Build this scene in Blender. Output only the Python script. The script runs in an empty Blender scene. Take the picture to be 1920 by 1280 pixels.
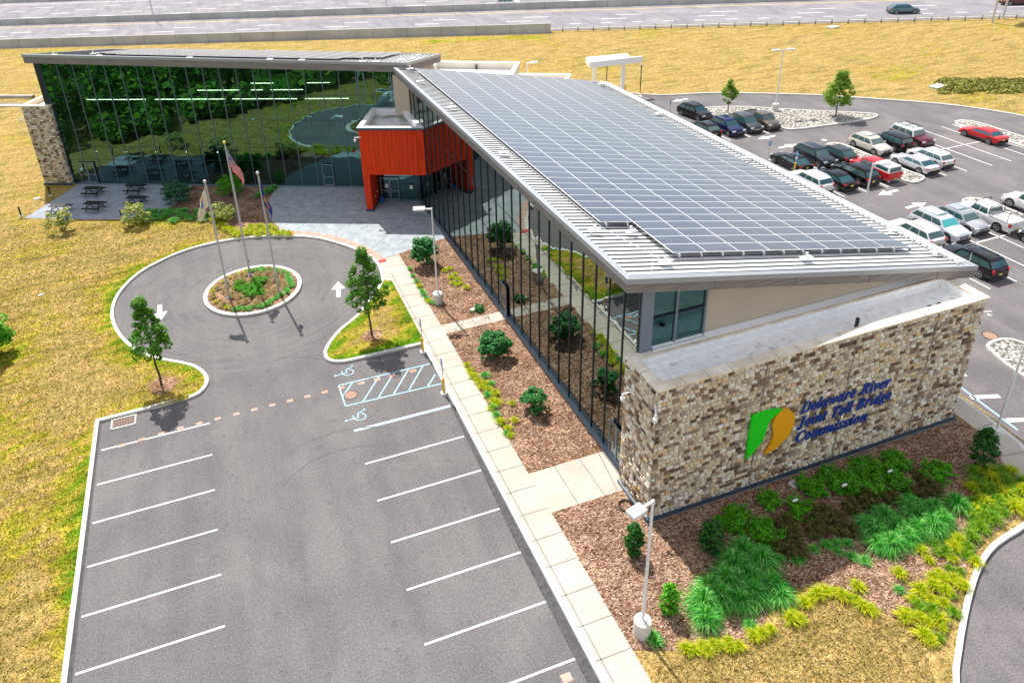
import bpy, bmesh, math, random
import numpy as np
from mathutils import Vector, Matrix
from mathutils.geometry import delaunay_2d_cdt, tessellate_polygon

S = bpy.context.scene
COL = S.collection
rnd = random.Random(7)
R = math.radians

# ------------------------------------------------------------------ camera
FPX, PITCH, ROLL, YAW = 1426.8, 0.45390, -0.05260, 0.31280
CAM = np.array([9.635, -37.756, 29.142])
_fw = np.array([math.sin(YAW)*math.cos(PITCH), math.cos(YAW)*math.cos(PITCH), -math.sin(PITCH)])
_r0 = np.array([math.cos(YAW), -math.sin(YAW), 0.0]); _u0 = np.cross(_r0, _fw)
_rt = math.cos(ROLL)*_r0 + math.sin(ROLL)*_u0
_up = -math.sin(ROLL)*_r0 + math.cos(ROLL)*_u0
cd = bpy.data.cameras.new('camera'); cam = bpy.data.objects.new('camera', cd); COL.objects.link(cam)
M = Matrix(((_rt[0], _up[0], -_fw[0], CAM[0]), (_rt[1], _up[1], -_fw[1], CAM[1]), (_rt[2], _up[2], -_fw[2], CAM[2]), (0, 0, 0, 1)))
cam.matrix_world = M
cd.sensor_width = 36; cd.lens = FPX*36/1920; cd.shift_x = 94.8/1920; cd.shift_y = -226.9/1920
cd.clip_start = 0.5; cd.clip_end = 3000
S.camera = cam

# ------------------------------------------------------------------ sky, sun, exposure
SUN_EL, SUN_AZ = R(57), math.atan2(-0.12, 0.99)      # azimuth measured from +Y towards +X
wd = bpy.data.worlds.new('World'); S.world = wd; wd.use_nodes = True
wn = wd.node_tree.nodes; sky = wn.new('ShaderNodeTexSky'); sky.sky_type = 'NISHITA'; sky.sun_disc = False
sky.sun_elevation = SUN_EL; sky.sun_rotation = SUN_AZ; sky.dust_density = 2.0; sky.air_density = 1.0
_l = wd.node_tree.links; _tc = wn.new('ShaderNodeTexCoord'); _mp = wn.new('ShaderNodeMapping'); _mp.inputs['Scale'].default_value = (1, 1, 2.4); _nz = wn.new('ShaderNodeTexNoise'); _nz.inputs['Scale'].default_value = 2.6; _nz.inputs['Detail'].default_value = 6
_rp = wn.new('ShaderNodeValToRGB'); _rp.color_ramp.elements[0].position = .44; _rp.color_ramp.elements[1].position = .56; _mx = wn.new('ShaderNodeMix'); _mx.data_type = 'RGBA'; _mx.inputs[7].default_value = (6.2, 6.1, 6.0, 1)   # broken white cloud added to the unseen sky, whitens shade fill and panel reflections
_l.new(_tc.outputs['Generated'], _mp.inputs[0]); _l.new(_mp.outputs[0], _nz.inputs['Vector']); _l.new(_nz.outputs['Fac'], _rp.inputs[0]); _l.new(_rp.outputs[0], _mx.inputs[0]); _l.new(sky.outputs[0], _mx.inputs[6])
_l.new(_mx.outputs[2], wn['Background'].inputs[0]); wn['Background'].inputs[1].default_value = 0.12
sd = bpy.data.lights.new('sun', 'SUN'); sd.energy = 4.2; sd.angle = R(0.53); sd.color = (1, 0.955, 0.88)
sun = bpy.data.objects.new('sun', sd); COL.objects.link(sun)
to_sun = Vector((math.sin(SUN_AZ)*math.cos(SUN_EL), math.cos(SUN_AZ)*math.cos(SUN_EL), math.sin(SUN_EL)))
sun.rotation_euler = to_sun.to_track_quat('Z', 'Y').to_euler(); sun.location = (0, 0, 80)
S.view_settings.view_transform = 'Standard'; S.view_settings.look = 'None'
S.view_settings.exposure = 0.55; S.view_settings.gamma = 1.0

def G(px, py, z=0.0):
    """where the sight line through a point of the photograph meets height z"""
    d = _fw + (px-865.2)/FPX*_rt - (py-413.1)/FPX*_up
    t = (z-CAM[2])/d[2]; p = CAM+t*d
    return float(p[0]), float(p[1])
def GC(pts, x0, y0, s, z=0.0): return [G(x0+x/s, y0+y/s, z) for x, y in pts]

# ------------------------------------------------------------------ materials
MAT = {}
def mat(name, col=(.5, .5, .5), rough=.6, metal=0.0, spec=.5, coat=0.0):
    m = bpy.data.materials.new(name); m.use_nodes = True; b = m.node_tree.nodes['Principled BSDF']
    b.inputs['Base Color'].default_value = (*col, 1); b.inputs['Roughness'].default_value = rough
    b.inputs['Metallic'].default_value = metal; b.inputs['Specular IOR Level'].default_value = spec
    b.inputs['Coat Weight'].default_value = coat
    MAT[name] = m; return m
class NT:
    def __init__(s, m): s.m = m; s.t = m.node_tree; s.n = s.t.nodes; s.b = s.n['Principled BSDF']; s.k = s.t.links
    def N(s, typ, **kw):
        o = s.n.new('ShaderNode'+typ)
        for a, v in kw.items(): setattr(o, a, v)
        return o
    def L(s, a, b): s.k.new(a, b)
    def coord(s, kind='Object'): return s.N('TexCoord').outputs[kind]
    def noise(s, vec, scale, detail=4, rough=.55, dist=0):
        o = s.N('TexNoise'); o.inputs['Scale'].default_value = scale; o.inputs['Detail'].default_value = detail
        o.inputs['Roughness'].default_value = rough; o.inputs['Distortion'].default_value = dist
        s.L(vec, o.inputs['Vector']); return o.outputs['Fac']
    def ramp(s, fac, stops, interp='LINEAR'):
        o = s.N('ValToRGB'); e = o.color_ramp.elements; o.color_ramp.interpolation = interp
        while len(e) < len(stops): e.new(.5)
        for x, (p, c) in zip(e, stops):
            x.position = p; x.color = (*c, 1) if len(c) == 3 else c
        s.L(fac, o.inputs[0]); return o.outputs[0]
    def mix(s, fac, a, b, mode='MIX'):
        o = s.N('Mix', data_type='RGBA', blend_type=mode)
        for v, i in ((fac, 0), (a, 6), (b, 7)):
            if hasattr(v, 'is_linked') or hasattr(v, 'links'): s.L(v, o.inputs[i])
            elif i == 0: o.inputs[0].default_value = v
            else: o.inputs[i].default_value = (*v, 1)
        return o.outputs[2]
    def math(s, op, a, b=0.0, c=None):
        o = s.N('Math', operation=op)
        for i, v in enumerate((a, b) if c is None else (a, b, c)):
            if hasattr(v, 'links'): s.L(v, o.inputs[i])
            else: o.inputs[i].default_value = v
        return o.outputs[0]
    def attr(s, name, out='Fac'): return s.N('Attribute', attribute_name=name).outputs[out]
    def base(s, c): s.L(c, s.b.inputs['Base Color'])
    def bump(s, h, strength=.5, dist=.05):
        o = s.N('Bump'); o.inputs['Strength'].default_value = strength; o.inputs['Distance'].default_value = dist
        s.L(h, o.inputs['Height']); s.L(o.outputs[0], s.b.inputs['Normal'])
    def scaled(s, vec, sx, sy, sz, rz=0):
        o = s.N('Mapping'); o.inputs['Scale'].default_value = (sx, sy, sz); o.inputs['Rotation'].default_value = (0, 0, rz)
        s.L(vec, o.inputs['Vector']); return o.outputs[0]

def noisy(name, c1, c2, scale=2.0, rough=.7, fine=None, fineamt=.25, bump=.0, bscale=30, metal=0, spec=.5, detail=6, lo=.35, hi=.65):
    m = mat(name, c1, rough, metal, spec); t = NT(m); v = t.coord()
    c = t.ramp(t.noise(v, scale, detail), [(lo, c1), (hi, c2)])
    if fine:
        f = t.ramp(t.noise(v, fine, 2, .7), [(.3, (1-fineamt,)*3), (.7, (1+fineamt,)*3)])
        c = t.mix(1.0, c, f, 'MULTIPLY')
    t.base(c)
    if bump: t.bump(t.noise(v, bscale, 3), bump, .03)
    return m

def grass_material():
    m = mat('lawn_grass', rough=.95, spec=.1); t = NT(m); v = t.coord()
    big = t.noise(v, .09, 5, .6); med = t.noise(v, .7, 5, .65); clump = t.noise(v, 3.2, 4, .7); fine = t.noise(v, 13, 3, .75)
    w = t.N('TexWave', wave_type='BANDS', bands_direction='X'); w.inputs['Scale'].default_value = .28
    w.inputs['Distortion'].default_value = 2.5; w.inputs['Detail'].default_value = 3; w.inputs['Detail Scale'].default_value = 1.3
    t.L(t.scaled(v, 1, 1, 1, R(62)), w.inputs['Vector'])
    g = t.math('MULTIPLY_ADD', t.attr('green'), 1.0, t.math('MULTIPLY_ADD', big, 2.2, -1.22))
    g = t.math('ADD', g, t.math('MULTIPLY_ADD', med, 1.0, -.5))
    g = t.math('ADD', g, t.math('MULTIPLY_ADD', w.outputs['Fac'], .18, -.09))
    g = t.math('ADD', g, t.math('MULTIPLY_ADD', clump, .6, -.3))
    c = t.ramp(g, [(.0, (.43, .315, .115)), (.22, (.41, .305, .075)), (.42, (.40, .35, .038)), (.60, (.21, .28, .014)), (.86, (.085, .24, .006))])
    sp = t.ramp(fine, [(.36, (.42, .40, .36)), (.46, (.88, .87, .84)), (.55, (1.1, 1.08, 1.06)), (.66, (1.6, 1.55, 1.5))])
    c = t.mix(1.0, c, sp, 'MULTIPLY')
    tuft = t.noise(v, 4.2, 3, .8); c = t.mix(1.0, c, t.ramp(tuft, [(.35, (.48, .48, .40)), (.44, (.88, .89, .84)), (.54, (1.03, 1.02, 1.02)), (.66, (1.4, 1.34, 1.42))]), 'MULTIPLY')
    t2 = t.noise(t.scaled(v, .22, 1.0, 1, R(24)), 1.1, 6, .8); c = t.mix(1.0, c, t.ramp(t2, [(.36, (.58, .62, .46)), (.48, (1, 1, 1)), (.62, (1.28, 1.22, 1.32))]), 'MULTIPLY'); t.base(c)
    mow = t.noise(t.scaled(v, 3.2, .28, 1, R(14)), 1.6, 3, .7); c = t.mix(1.0, c, t.ramp(mow, [(.38, (.88, .89, .80)), (.5, (1, 1, 1)), (.62, (1.13, 1.10, 1.12))]), 'MULTIPLY'); t.base(c)
    t.bump(t.math('ADD', fine, t.math('MULTIPLY', clump, 1.5)), .9, .12)
    return m
grass_material()

def asphalt(name, c1, c2, c3):
    m = mat(name, rough=.9, spec=.25); t = NT(m); v = t.coord()
    a = t.noise(v, .22, 6, .6, .6); b = t.noise(t.scaled(v, 1.6, .22, 1), .5, 4, .6)
    f = t.noise(v, 11, 3, .85); s = t.noise(v, 26, 2, .9)
    c = t.ramp(t.math('ADD', t.math('MULTIPLY', a, .6), t.math('MULTIPLY', b, .4)), [(.40, c1), (.5, c2), (.60, c3)])
    # arcs left by turning tyres
    w = t.N('TexWave', wave_type='RINGS', rings_direction='Z'); w.inputs['Scale'].default_value = .55; w.inputs['Distortion'].default_value = 1.5
    w.inputs['Detail'].default_value = 2; t.L(v, w.inputs['Vector'])
    k = t.math('MULTIPLY', t.ramp(w.outputs['Fac'], [(.55, (0, 0, 0)), (.95, (1, 1, 1))]), t.ramp(t.noise(v, .35, 3), [(.56, (0, 0, 0)), (.68, (.05, .05, .05))]))
    c = t.mix(k, c, (.36, .34, .33))
    sb = t.N('VectorMath', operation='SUBTRACT'); t.L(v, sb.inputs[0]); sb.inputs[1].default_value = (9.73, 14.3, 0); sp = t.N('SeparateXYZ'); t.L(sb.outputs[0], sp.inputs[0])
    ln = t.N('VectorMath', operation='LENGTH'); t.L(sb.outputs[0], ln.inputs[0]); cb = t.N('CombineXYZ'); t.L(t.math('MULTIPLY', ln.outputs['Value'], 2.6), cb.inputs[0]); t.L(t.math('ARCTAN2', sp.outputs[1], sp.outputs[0]), cb.inputs[1])
    pol = t.noise(cb.outputs[0], 1.3, 4, .65); msk = t.ramp(ln.outputs['Value'], [(0, (1, 1, 1)), (1, (1, 1, 1))]) if name != 'asphalt' else t.math('LESS_THAN', ln.outputs['Value'], 10.5)
    c = t.mix(t.math('MULTIPLY', t.ramp(pol, [(.45, (0, 0, 0)), (.7, (.26, .26, .26))]), msk), c, (.27, .255, .25)) if name == 'asphalt' else c
    oil = t.noise(v, 1.7, 2, .5); c = t.mix(t.math('MULTIPLY', t.ramp(oil, [(.62, (0, 0, 0)), (.72, (.35, .35, .35))]), 1.0), c, (.085, .08, .082))
    c = t.mix(1.0, c, t.ramp(f, [(.38, (.76, .76, .78)), (.62, (1.22, 1.21, 1.2))]), 'MULTIPLY')
    c = t.mix(1.0, c, t.ramp(s, [(.36, (.62, .62, .65)), (.64, (1.5, 1.47, 1.43))]), 'MULTIPLY')
    t.base(c); t.bump(f, .35, .02); return m
asphalt('asphalt', (.130, .125, .129), (.150, .144, .147), (.174, .168, .169))
asphalt('asphalt_rear', (.13, .122, .128), (.16, .15, .154), (.19, .178, .18))
asphalt('asphalt_highway', (.20, .195, .22), (.245, .236, .26), (.29, .28, .295))

def mulch_material(name, dark, mid, light):
    m = mat(name, rough=.95, spec=.1); t = NT(m); v = t.coord()
    vo = t.N('TexVoronoi'); vo.inputs['Scale'].default_value = 9; vo.inputs['Randomness'].default_value = 1
    t.L(t.scaled(v, 1, 2.1, 1, .6), vo.inputs['Vector'])
    h = t.N('SeparateColor'); t.L(vo.outputs['Color'], h.inputs[0])
    g = t.math('ADD', t.math('MULTIPLY', h.outputs[0], .75), t.math('MULTIPLY_ADD', t.noise(v, .9, 4), .9, -.32))
    c = t.ramp(g, [(.08, dark), (.4, mid), (.72, light), (.97, tuple(min(.9, x*1.75) for x in light))])
    c = t.mix(1.0, c, t.ramp(t.noise(v, 45, 2, .8), [(.3, (.65,)*3), (.7, (1.25,)*3)]), 'MULTIPLY')
    t.base(c); t.bump(t.math('ADD', vo.outputs['Distance'], t.noise(v, 40, 2)), .9, .06); return m
mulch_material('mulch', (.10, .045, .026), (.27, .14, .085), (.48, .30, .20))
mulch_material('mulch_shady', (.11, .05, .032), (.27, .145, .095), (.46, .30, .21))

def pebble_material():
    m = mat('pebbles', rough=.8); t = NT(m); v = t.coord(); vo = t.N('TexVoronoi'); vo.inputs['Scale'].default_value = 4.5
    t.L(v, vo.inputs['Vector']); h = t.N('SeparateColor'); t.L(vo.outputs['Color'], h.inputs[0])
    c = t.ramp(h.outputs[0], [(.0, (.26, .24, .21)), (.35, (.48, .45, .40)), (.7, (.66, .63, .57)), (1, (.8, .78, .73))])
    c = t.mix(1.0, c, t.ramp(vo.outputs['Distance'], [(.3, (1, 1, 1)), (.62, (.28, .27, .26))]), 'MULTIPLY')
    t.base(c); t.bump(t.math('MULTIPLY', vo.outputs['Distance'], -1), .8, .15); return m
pebble_material()
noisy('concrete_walk', (.48, .425, .36), (.57, .51, .44), .5, .85, 22, .07)
noisy('kerb_concrete', (.60, .58, .54), (.72, .70, .66), .8, .85, 18, .10)
noisy('barrier_concrete', (.36, .36, .35), (.48, .48, .46), .25, .9, 6, .12)
noisy('joint_dark', (.17, .16, .145), (.25, .23, .21), 2, .9)
def paving(name, a, b):
    m = mat(name, rough=.85); t = NT(m); v = t.coord(); vo = t.N('TexVoronoi', feature='DISTANCE_TO_EDGE'); vo.inputs['Scale'].default_value = 2.2
    t.L(v, vo.inputs['Vector'])
    c = t.ramp(t.noise(v, 1.2, 5, .7), [(.32, a), (.66, b)]); c = t.mix(1.0, c, t.ramp(vo.outputs[0], [(.0, (.72,)*3), (.05, (1, 1, 1))]), 'MULTIPLY')
    c = t.mix(1.0, c, t.ramp(t.noise(v, 28, 2, .8), [(.3, (.82,)*3), (.7, (1.16,)*3)]), 'MULTIPLY'); t.base(c); return m
paving('plaza_stone', (.27, .31, .345), (.44, .48, .51)); paving('patio_stone', (.26, .29, .35), (.40, .43, .50))
noisy('brick_paver', (.46, .27, .21), (.60, .40, .33), 3, .85, 20, .1)
noisy('tar_band', (.06, .058, .062), (.10, .095, .098), 4, .9, 12, .15)
noisy('tyre_mark', (.105, .10, .104), (.14, .134, .136), 5, .9, 14, .15); mat('tactile_red', (.62, .045, .04), .8)
noisy('paint_white', (.78, .78, .76), (.88, .88, .86), 1.5, .7, 12, .1)
noisy('paint_blue', (.30, .58, .74), (.42, .68, .82), 3, .7, 14, .12)
noisy('paint_yellow', (.75, .5, .08), (.85, .6, .12), 3, .7)

# building
noisy('stucco', (.50, .42, .33), (.54, .455, .36), .4, .9, 25, .05, .1, 60)
noisy('stucco_pale', (.72, .66, .56), (.78, .72, .62), .5, .85)
noisy('coping_stone', (.66, .56, .42), (.90, .82, .68), .9, .8, 10, .1)
noisy('membrane', (.66, .65, .62), (.96, .96, .95), 1.3, .8, 3, .12, lo=.33, hi=.42)
noisy('membrane_stained', (.30, .29, .25), (.74, .74, .71), .7, .8, 3, .2, lo=.38, hi=.55)
mat('white_metal', (.80, .80, .80), .4); mat('white_paint', (.86, .86, .86), .45)
mat('zinc', (.36, .38, .41), .4, .2); mat('zinc_dark', (.12, .14, .17), .5, .3); mat('seam_shade', (.07, .075, .085), .5, .3)  # last one: near-black rib colour, paints in the shade along the roof seams
mat('roof_sheet', (.74, .75, .76), .5, 0)
mat('mullion', (.045, .06, .085), .35, .5); mat('mullion_blue', (.16, .21, .30), .35, .3); mat('dark_trim', (.07, .10, .15), .5, .3); mat('sill_metal', (.22, .27, .33), .4, .4)
mat('mortar', (.34, .30, .255), .95)
def wood_panel():
    m = mat('wood_fascia', rough=.7); t = NT(m); v = t.coord()
    c = t.ramp(t.noise(t.scaled(v, .35, .35, 9), 2.2, 5, .7), [(.3, (.13, .115, .11)), (.55, (.235, .212, .205)), (.75, (.34, .315, .305))]); t.base(c); return m
wood_panel()
def redmat(name, k=1.0):
    m = mat(name, rough=.75, spec=.2); t = NT(m); v = t.coord()
    c = t.ramp(t.noise(v, 9, 4, .7), [(.3, (.70*k, .035*k, .006*k)), (.7, (.92*k, .075*k, .012*k))]); c = t.mix(1.0, c, t.ramp(t.noise(t.scaled(v, 4, 4, .15), 3, 3), [(.42, (.72,)*3), (.5, (1,)*3)]), 'MULTIPLY'); t.base(c); return m
redmat('red_panel'); mat('red_joint', (.30, .02, .008), .8)
def stone_material():
    m = mat('field_stone', rough=.85, spec=.2); t = NT(m)
    c = t.ramp(t.attr('tone'), [(0, (.12, .08, .06)), (.08, (.22, .14, .09)), (.16, (.36, .235, .14)), (.24, (.40, .32, .26)), (.33, (.58, .46, .33)),
        (.46, (.70, .58, .41)), (.60, (.78, .68, .51)), (.74, (.84, .76, .62)), (.83, (.76, .50, .23)), (.9, (.87, .81, .70)), (1, (.89, .85, .76))])
    v = t.coord(); c = t.mix(1.0, c, t.ramp(t.noise(v, 7, 4, .7), [(.3, (.70,)*3), (.7, (1.25,)*3)]), 'MULTIPLY'); t.base(c); t.bump(t.noise(v, 14, 4), .7, .04); return m
stone_material()

def glass_mat(name, refl, tint, mixf, rough=0.0, wave=.02):
    m = mat(name); t = NT(m); n = t.n
    gl = t.N('BsdfGlossy'); gl.inputs['Color'].default_value = (*refl, 1); gl.inputs['Roughness'].default_value = rough
    tr = t.N('BsdfTransparent'); tr.inputs['Color'].default_value = (*tint, 1)
    mx = t.N('MixShader'); lw = t.N('LayerWeight'); lw.inputs['Blend'].default_value = .35
    f = t.math('MULTIPLY_ADD', lw.outputs['Fresnel'], 1-mixf, mixf); t.L(f, mx.inputs[0])
    t.L(tr.outputs[0], mx.inputs[1]); t.L(gl.outputs[0], mx.inputs[2]); t.L(mx.outputs[0], n['Material Output'].inputs['Surface'])
    if wave:
        b = t.N('Bump'); b.inputs['Strength'].default_value = wave; b.inputs['Distance'].default_value = .3
        t.L(t.noise(t.coord(), .8, 1), b.inputs['Height']); t.L(b.outputs[0], gl.inputs['Normal'])
    n.remove(t.b); return m
glass_mat('facade_glass', (.20, .42, .42), (.11, .23, .235), .46, 0, .035)
glass_mat('facade_glass_side', (.50, .58, .55), (.05, .15, .16), .52, 0, .03)
mat('interior_dark', (.13, .15, .15), .9); mat('interior_floor', (.16, .15, .14), .8)
def emis(name, c, s):
    m = mat(name, c); b = m.node_tree.nodes['Principled BSDF']; b.inputs['Emission Color'].default_value = (*c, 1); b.inputs['Emission Strength'].default_value = s
emis('lamp_glow', (1, .74, .48), 14)

def pv_material():
    m = mat('pv_cells', rough=.16, spec=.6, coat=.4); t = NT(m); uv = t.N('UVMap').outputs[0]
    sx = t.N('SeparateXYZ'); t.L(uv, sx.inputs[0])
    def lines(src, n, w):
        f = t.math('FRACT', t.math('MULTIPLY', src, n)); return t.math('GREATER_THAN', t.math('ABSOLUTE', t.math('SUBTRACT', f, .5)), .5-w)
    l1 = lines(sx.outputs[0], 10, .07); l2 = lines(sx.outputs[1], 6, .07)
    g = t.math('MAXIMUM', l1, l2)
    rn = t.N('ObjectInfo').outputs['Random']
    c = t.ramp(t.attr('tone'), [(0, (.020, .023, .045)), (1, (.040, .044, .075))])
    c = t.mix(g, c, (.26, .27, .31)); t.base(c); t.b.inputs['Coat Roughness'].default_value = .05; return m
pv_material()
mat('pv_frame', (.86, .87, .88), .4, 0)

def leaf_mat(name, cols, trans=.35):
    m = mat(name, rough=.55, spec=.3); t = NT(m); g = t.N('NewGeometry').outputs['Random Per Island']
    c = t.ramp(g, [(i/(len(cols)-1), k) for i, k in enumerate(cols)]); t.base(c)
    tl = t.N('BsdfTranslucent'); t.L(t.mix(1.0, c, (1.3, 1.5, .7), 'MULTIPLY'), tl.inputs[0]); mx = t.N('MixShader'); mx.inputs[0].default_value = trans
    t.L(t.b.outputs[0], mx.inputs[1]); t.L(tl.outputs[0], mx.inputs[2]); t.L(mx.outputs[0], t.n['Material Output'].inputs[0]); return m
leaf_mat('leaf_maple', [(.04, .15, .012), (.09, .26, .02), (.20, .42, .04)])
leaf_mat('leaf_pale', [(.10, .22, .02), (.18, .32, .03), (.28, .42, .05)])
leaf_mat('leaf_gloss', [(.015, .10, .018), (.03, .19, .04), (.09, .36, .09)], .2)
leaf_mat('leaf_blue', [(.02, .09, .045), (.04, .16, .08), (.08, .24, .11)], .2)
leaf_mat('leaf_juniper', [(.03, .17, .005), (.075, .34, .008), (.18, .52, .015)], .2)
leaf_mat('leaf_dark', [(.008, .06, .006), (.02, .12, .01), (.05, .19, .018)], .15)
leaf_mat('leaf_brown', [(.06, .05, .012), (.12, .10, .02), (.15, .16, .03)], .2)
leaf_mat('leaf_variegated', [(.12, .26, .03), (.38, .42, .12), (.70, .62, .28)], .3)
leaf_mat('blade_green', [(.02, .18, .025), (.05, .36, .045), (.13, .54, .07), (.45, .76, .26)], .35)
leaf_mat('blade_yellow', [(.20, .38, .006), (.52, .56, .01), (.78, .66, .02)], .4)
leaf_mat('blade_dry', [(.30, .20, .09), (.45, .32, .15), (.58, .44, .24)], .3)
leaf_mat('leaf_forest', [(.015, .07, .01), (.07, .22, .012), (.24, .48, .025)], .3)
leaf_mat('blade_lime', [(.06, .24, .008), (.16, .36, .012), (.36, .48, .02)], .35)
mat('bark', (.07, .055, .045), .9); mat('steel', (.55, .56, .58), .35, .6); mat('gold', (.7, .5, .12), .3, 1)
noisy('galvanised', (.50, .51, .52), (.60, .61, .62), 2, .45, metal=.3)
mat('black_metal', (.015, .015, .017), .45); mat('yellow_paint', (.80, .50, .02), .5); mat('blue_sign', (.01, .22, .55), .5)
mat('rubber', (.02, .02, .02), .8); mat('rim', (.55, .56, .58), .3, .8); mat('plastic_dark', (.025, .025, .028), .55)
mat('car_glass', (.02, .085, .09), .03, 0, 1.0, 1.0); mat('car_glass_teal', (.02, .11, .11), .04, 0, 1.0); mat('sunshade', (.08, .45, .48), .3)
mat('tail_red', (.55, .01, .01), .2); mat('head_clear', (.75, .76, .78), .1, .3); mat('plate', (.75, .62, .12), .5); mat('plate_white', (.8, .8, .8), .5)
mat('amber', (.8, .28, .02), .3); mat('chrome', (.75, .75, .76), .12, 1)
mat('logo_green', (.01, .72, .012), .5); mat('logo_orange', (.86, .40, .005), .5); mat('letter_blue', (.008, .045, .34), .45)
mat('bin_blue', (.02, .15, .5), .5); mat('orange_sign', (.85, .38, .01), .5); mat('manhole', (.35, .22, .15), .8); mat('grate', (.06, .05, .05), .7)
mat('flag_red', (.62, .02, .025), .8); mat('flag_white', (.82, .8, .78), .8); mat('flag_blue', (.02, .035, .22), .8); mat('flag_buff', (.80, .68, .47), .8); mat('flag_gold', (.7, .45, .05), .8); mat('emblem_blue', (.08, .22, .6), .8); mat('emblem_orange', (.8, .18, .03), .8)

# ------------------------------------------------------------------ mesh helpers
class MB:
    def __init__(s): s.v = []; s.f = []; s.m = []; s.tone = []; s.uv = None; s.mats = []; s.smooth = False
    def mi(s, name):
        if name not in s.mats: s.mats.append(name)
        return s.mats.index(name)
    def add(s, vs, fs, m, tone=0.5):
        o = len(s.v); s.v += [tuple(map(float, p)) for p in vs]; k = s.mi(m)
        for f in fs: s.f.append(tuple(o+i for i in f)); s.m.append(k); s.tone.append(tone)
        return s
    def box(s, c, d, m, rz=0, tone=.5, top=None):
        x, y, z = (a/2 for a in d); tx = 1 if top is None else top
        P = [(-x, -y, -z), (x, -y, -z), (x, y, -z), (-x, y, -z), (-x*tx, -y*tx, z), (x*tx, -y*tx, z), (x*tx, y*tx, z), (-x*tx, y*tx, z)]
        cs, sn = math.cos(rz), math.sin(rz)
        return s.add([(c[0]+a*cs-b*sn, c[1]+a*sn+b*cs, c[2]+e) for a, b, e in P], [(0, 3, 2, 1), (4, 5, 6, 7), (0, 1, 5, 4), (1, 2, 6, 5), (2, 3, 7, 6), (3, 0, 4, 7)], m, tone)
    def hexa(s, P, m, tone=.5):
        return s.add(P, [(0, 3, 2, 1), (4, 5, 6, 7), (0, 1, 5, 4), (1, 2, 6, 5), (2, 3, 7, 6), (3, 0, 4, 7)], m, tone)
    def beam(s, a, b, w, h, m, tone=.5):
        a, b = Vector(a), Vector(b); d = (b-a).normalized(); up = Vector((0, 0, 1))
        if abs(d.z) > .98: up = Vector((0, 1, 0))
        r = d.cross(up).normalized()*w/2; q = r.cross(d).normalized()*h/2
        return s.hexa([a-r-q, a+r-q, b+r-q, b-r-q, a-r+q, a+r+q, b+r+q, b-r+q], m, tone)
    def tube(s, a, b, r0, m, r1=None, n=10, cap=True):
        a, b = Vector(a), Vector(b); r1 = r0 if r1 is None else r1; d = (b-a).normalized()
        x = d.orthogonal().normalized(); y = d.cross(x); vs = []
        for p, r in ((a, r0), (b, r1)):
            for i in range(n):
                t = 2*math.pi*i/n; vs.append(p+x*math.cos(t)*r+y*math.sin(t)*r)
        fs = [(i, (i+1) % n, n+(i+1) % n, n+i) for i in range(n)]
        if cap: fs += [tuple(range(n))[::-1], tuple(range(n, 2*n))]
        return s.add(vs, fs, m)
    def poly(s, pts, z, m, tone=.5):
        tri = tessellate_polygon([[Vector((p[0], p[1], 0)) for p in pts]]); vs = [(p[0], p[1], z) for p in pts]; fs = []
        for t in tri:
            a, b, c = (vs[i] for i in t); cr = (b[0]-a[0])*(c[1]-a[1])-(b[1]-a[1])*(c[0]-a[0])
            fs.append(tuple(t) if cr > 0 else tuple(t[::-1]))
        return s.add(vs, fs, m, tone)
    def prism(s, pts, z0, z1, m, side=None, bottom=False):
        ar = sum(pts[i][0]*pts[(i+1) % len(pts)][1]-pts[(i+1) % len(pts)][0]*pts[i][1] for i in range(len(pts)))
        if ar < 0: pts = pts[::-1]
        n = len(pts); s.poly(pts, z1, m)
        vs = [(p[0], p[1], z0) for p in pts]+[(p[0], p[1], z1) for p in pts]
        return s.add(vs, [(i, (i+1) % n, n+(i+1) % n, n+i) for i in range(n)], side or m)
    def ribbon(s, path, w, z0, z1, m, closed=False):
        """band of width w along a path, box section; the path is its left edge"""
        P = [Vector((p[0], p[1])) for p in path]; n = len(P); rows = []
        for i in range(n):
            a = P[(i-1) % n] if (closed or i > 0) else P[i]; b = P[(i+1) % n] if (closed or i < n-1) else P[i]
            t1 = (P[i]-a).normalized() if (P[i]-a).length > 1e-6 else (b-P[i]).normalized(); t2 = (b-P[i]).normalized() if (b-P[i]).length > 1e-6 else t1
            t = (t1+t2).normalized(); nrm = Vector((t.y, -t.x)); k = w/max(.5, nrm.dot(Vector((t1.y, -t1.x))))
            q = P[i]+nrm*k; rows.append([(P[i].x, P[i].y, z0), (P[i].x, P[i].y, z1), (q.x, q.y, z1), (q.x, q.y, z0)])
        vs = [p for r in rows for p in r]; fs = []
        for i in range(n if closed else n-1):
            a, b = 4*i, 4*((i+1) % n)
            for k in range(3): fs.append((a+k, b+k, b+k+1, a+k+1))
        return s.add(vs, fs, m)
    def build(s, name, parent=None, smooth=None, loc=None):
        me = bpy.data.meshes.new(name); me.from_pydata(s.v, [], s.f)
        for k in s.mats: me.materials.append(MAT[k])
        if len(s.mats) > 1: me.polygons.foreach_set('material_index', s.m)
        if any(t != .5 for t in s.tone):
            a = me.attributes.new('tone', 'FLOAT', 'FACE'); a.data.foreach_set('value', s.tone)
        if s.uv: 
            u = me.uv_layers.new(name='UVMap'); u.data.foreach_set('uv', np.array(s.uv, 'f').ravel())
        if smooth or s.smooth:
            me.shade_smooth()
            if smooth and smooth is not True: me.set_sharp_from_angle(angle=R(smooth))
        me.update(); o = bpy.data.objects.new(name, me); COL.objects.link(o)
        if parent is not None: o.parent = parent
        if loc: o.location = loc
        return o
def tag(o, label=None, cat=None, group=None, kind=None):
    if label: o['label'] = label
    if cat: o['category'] = cat
    if group: o['group'] = group
    if kind: o['kind'] = kind
    return o
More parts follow.
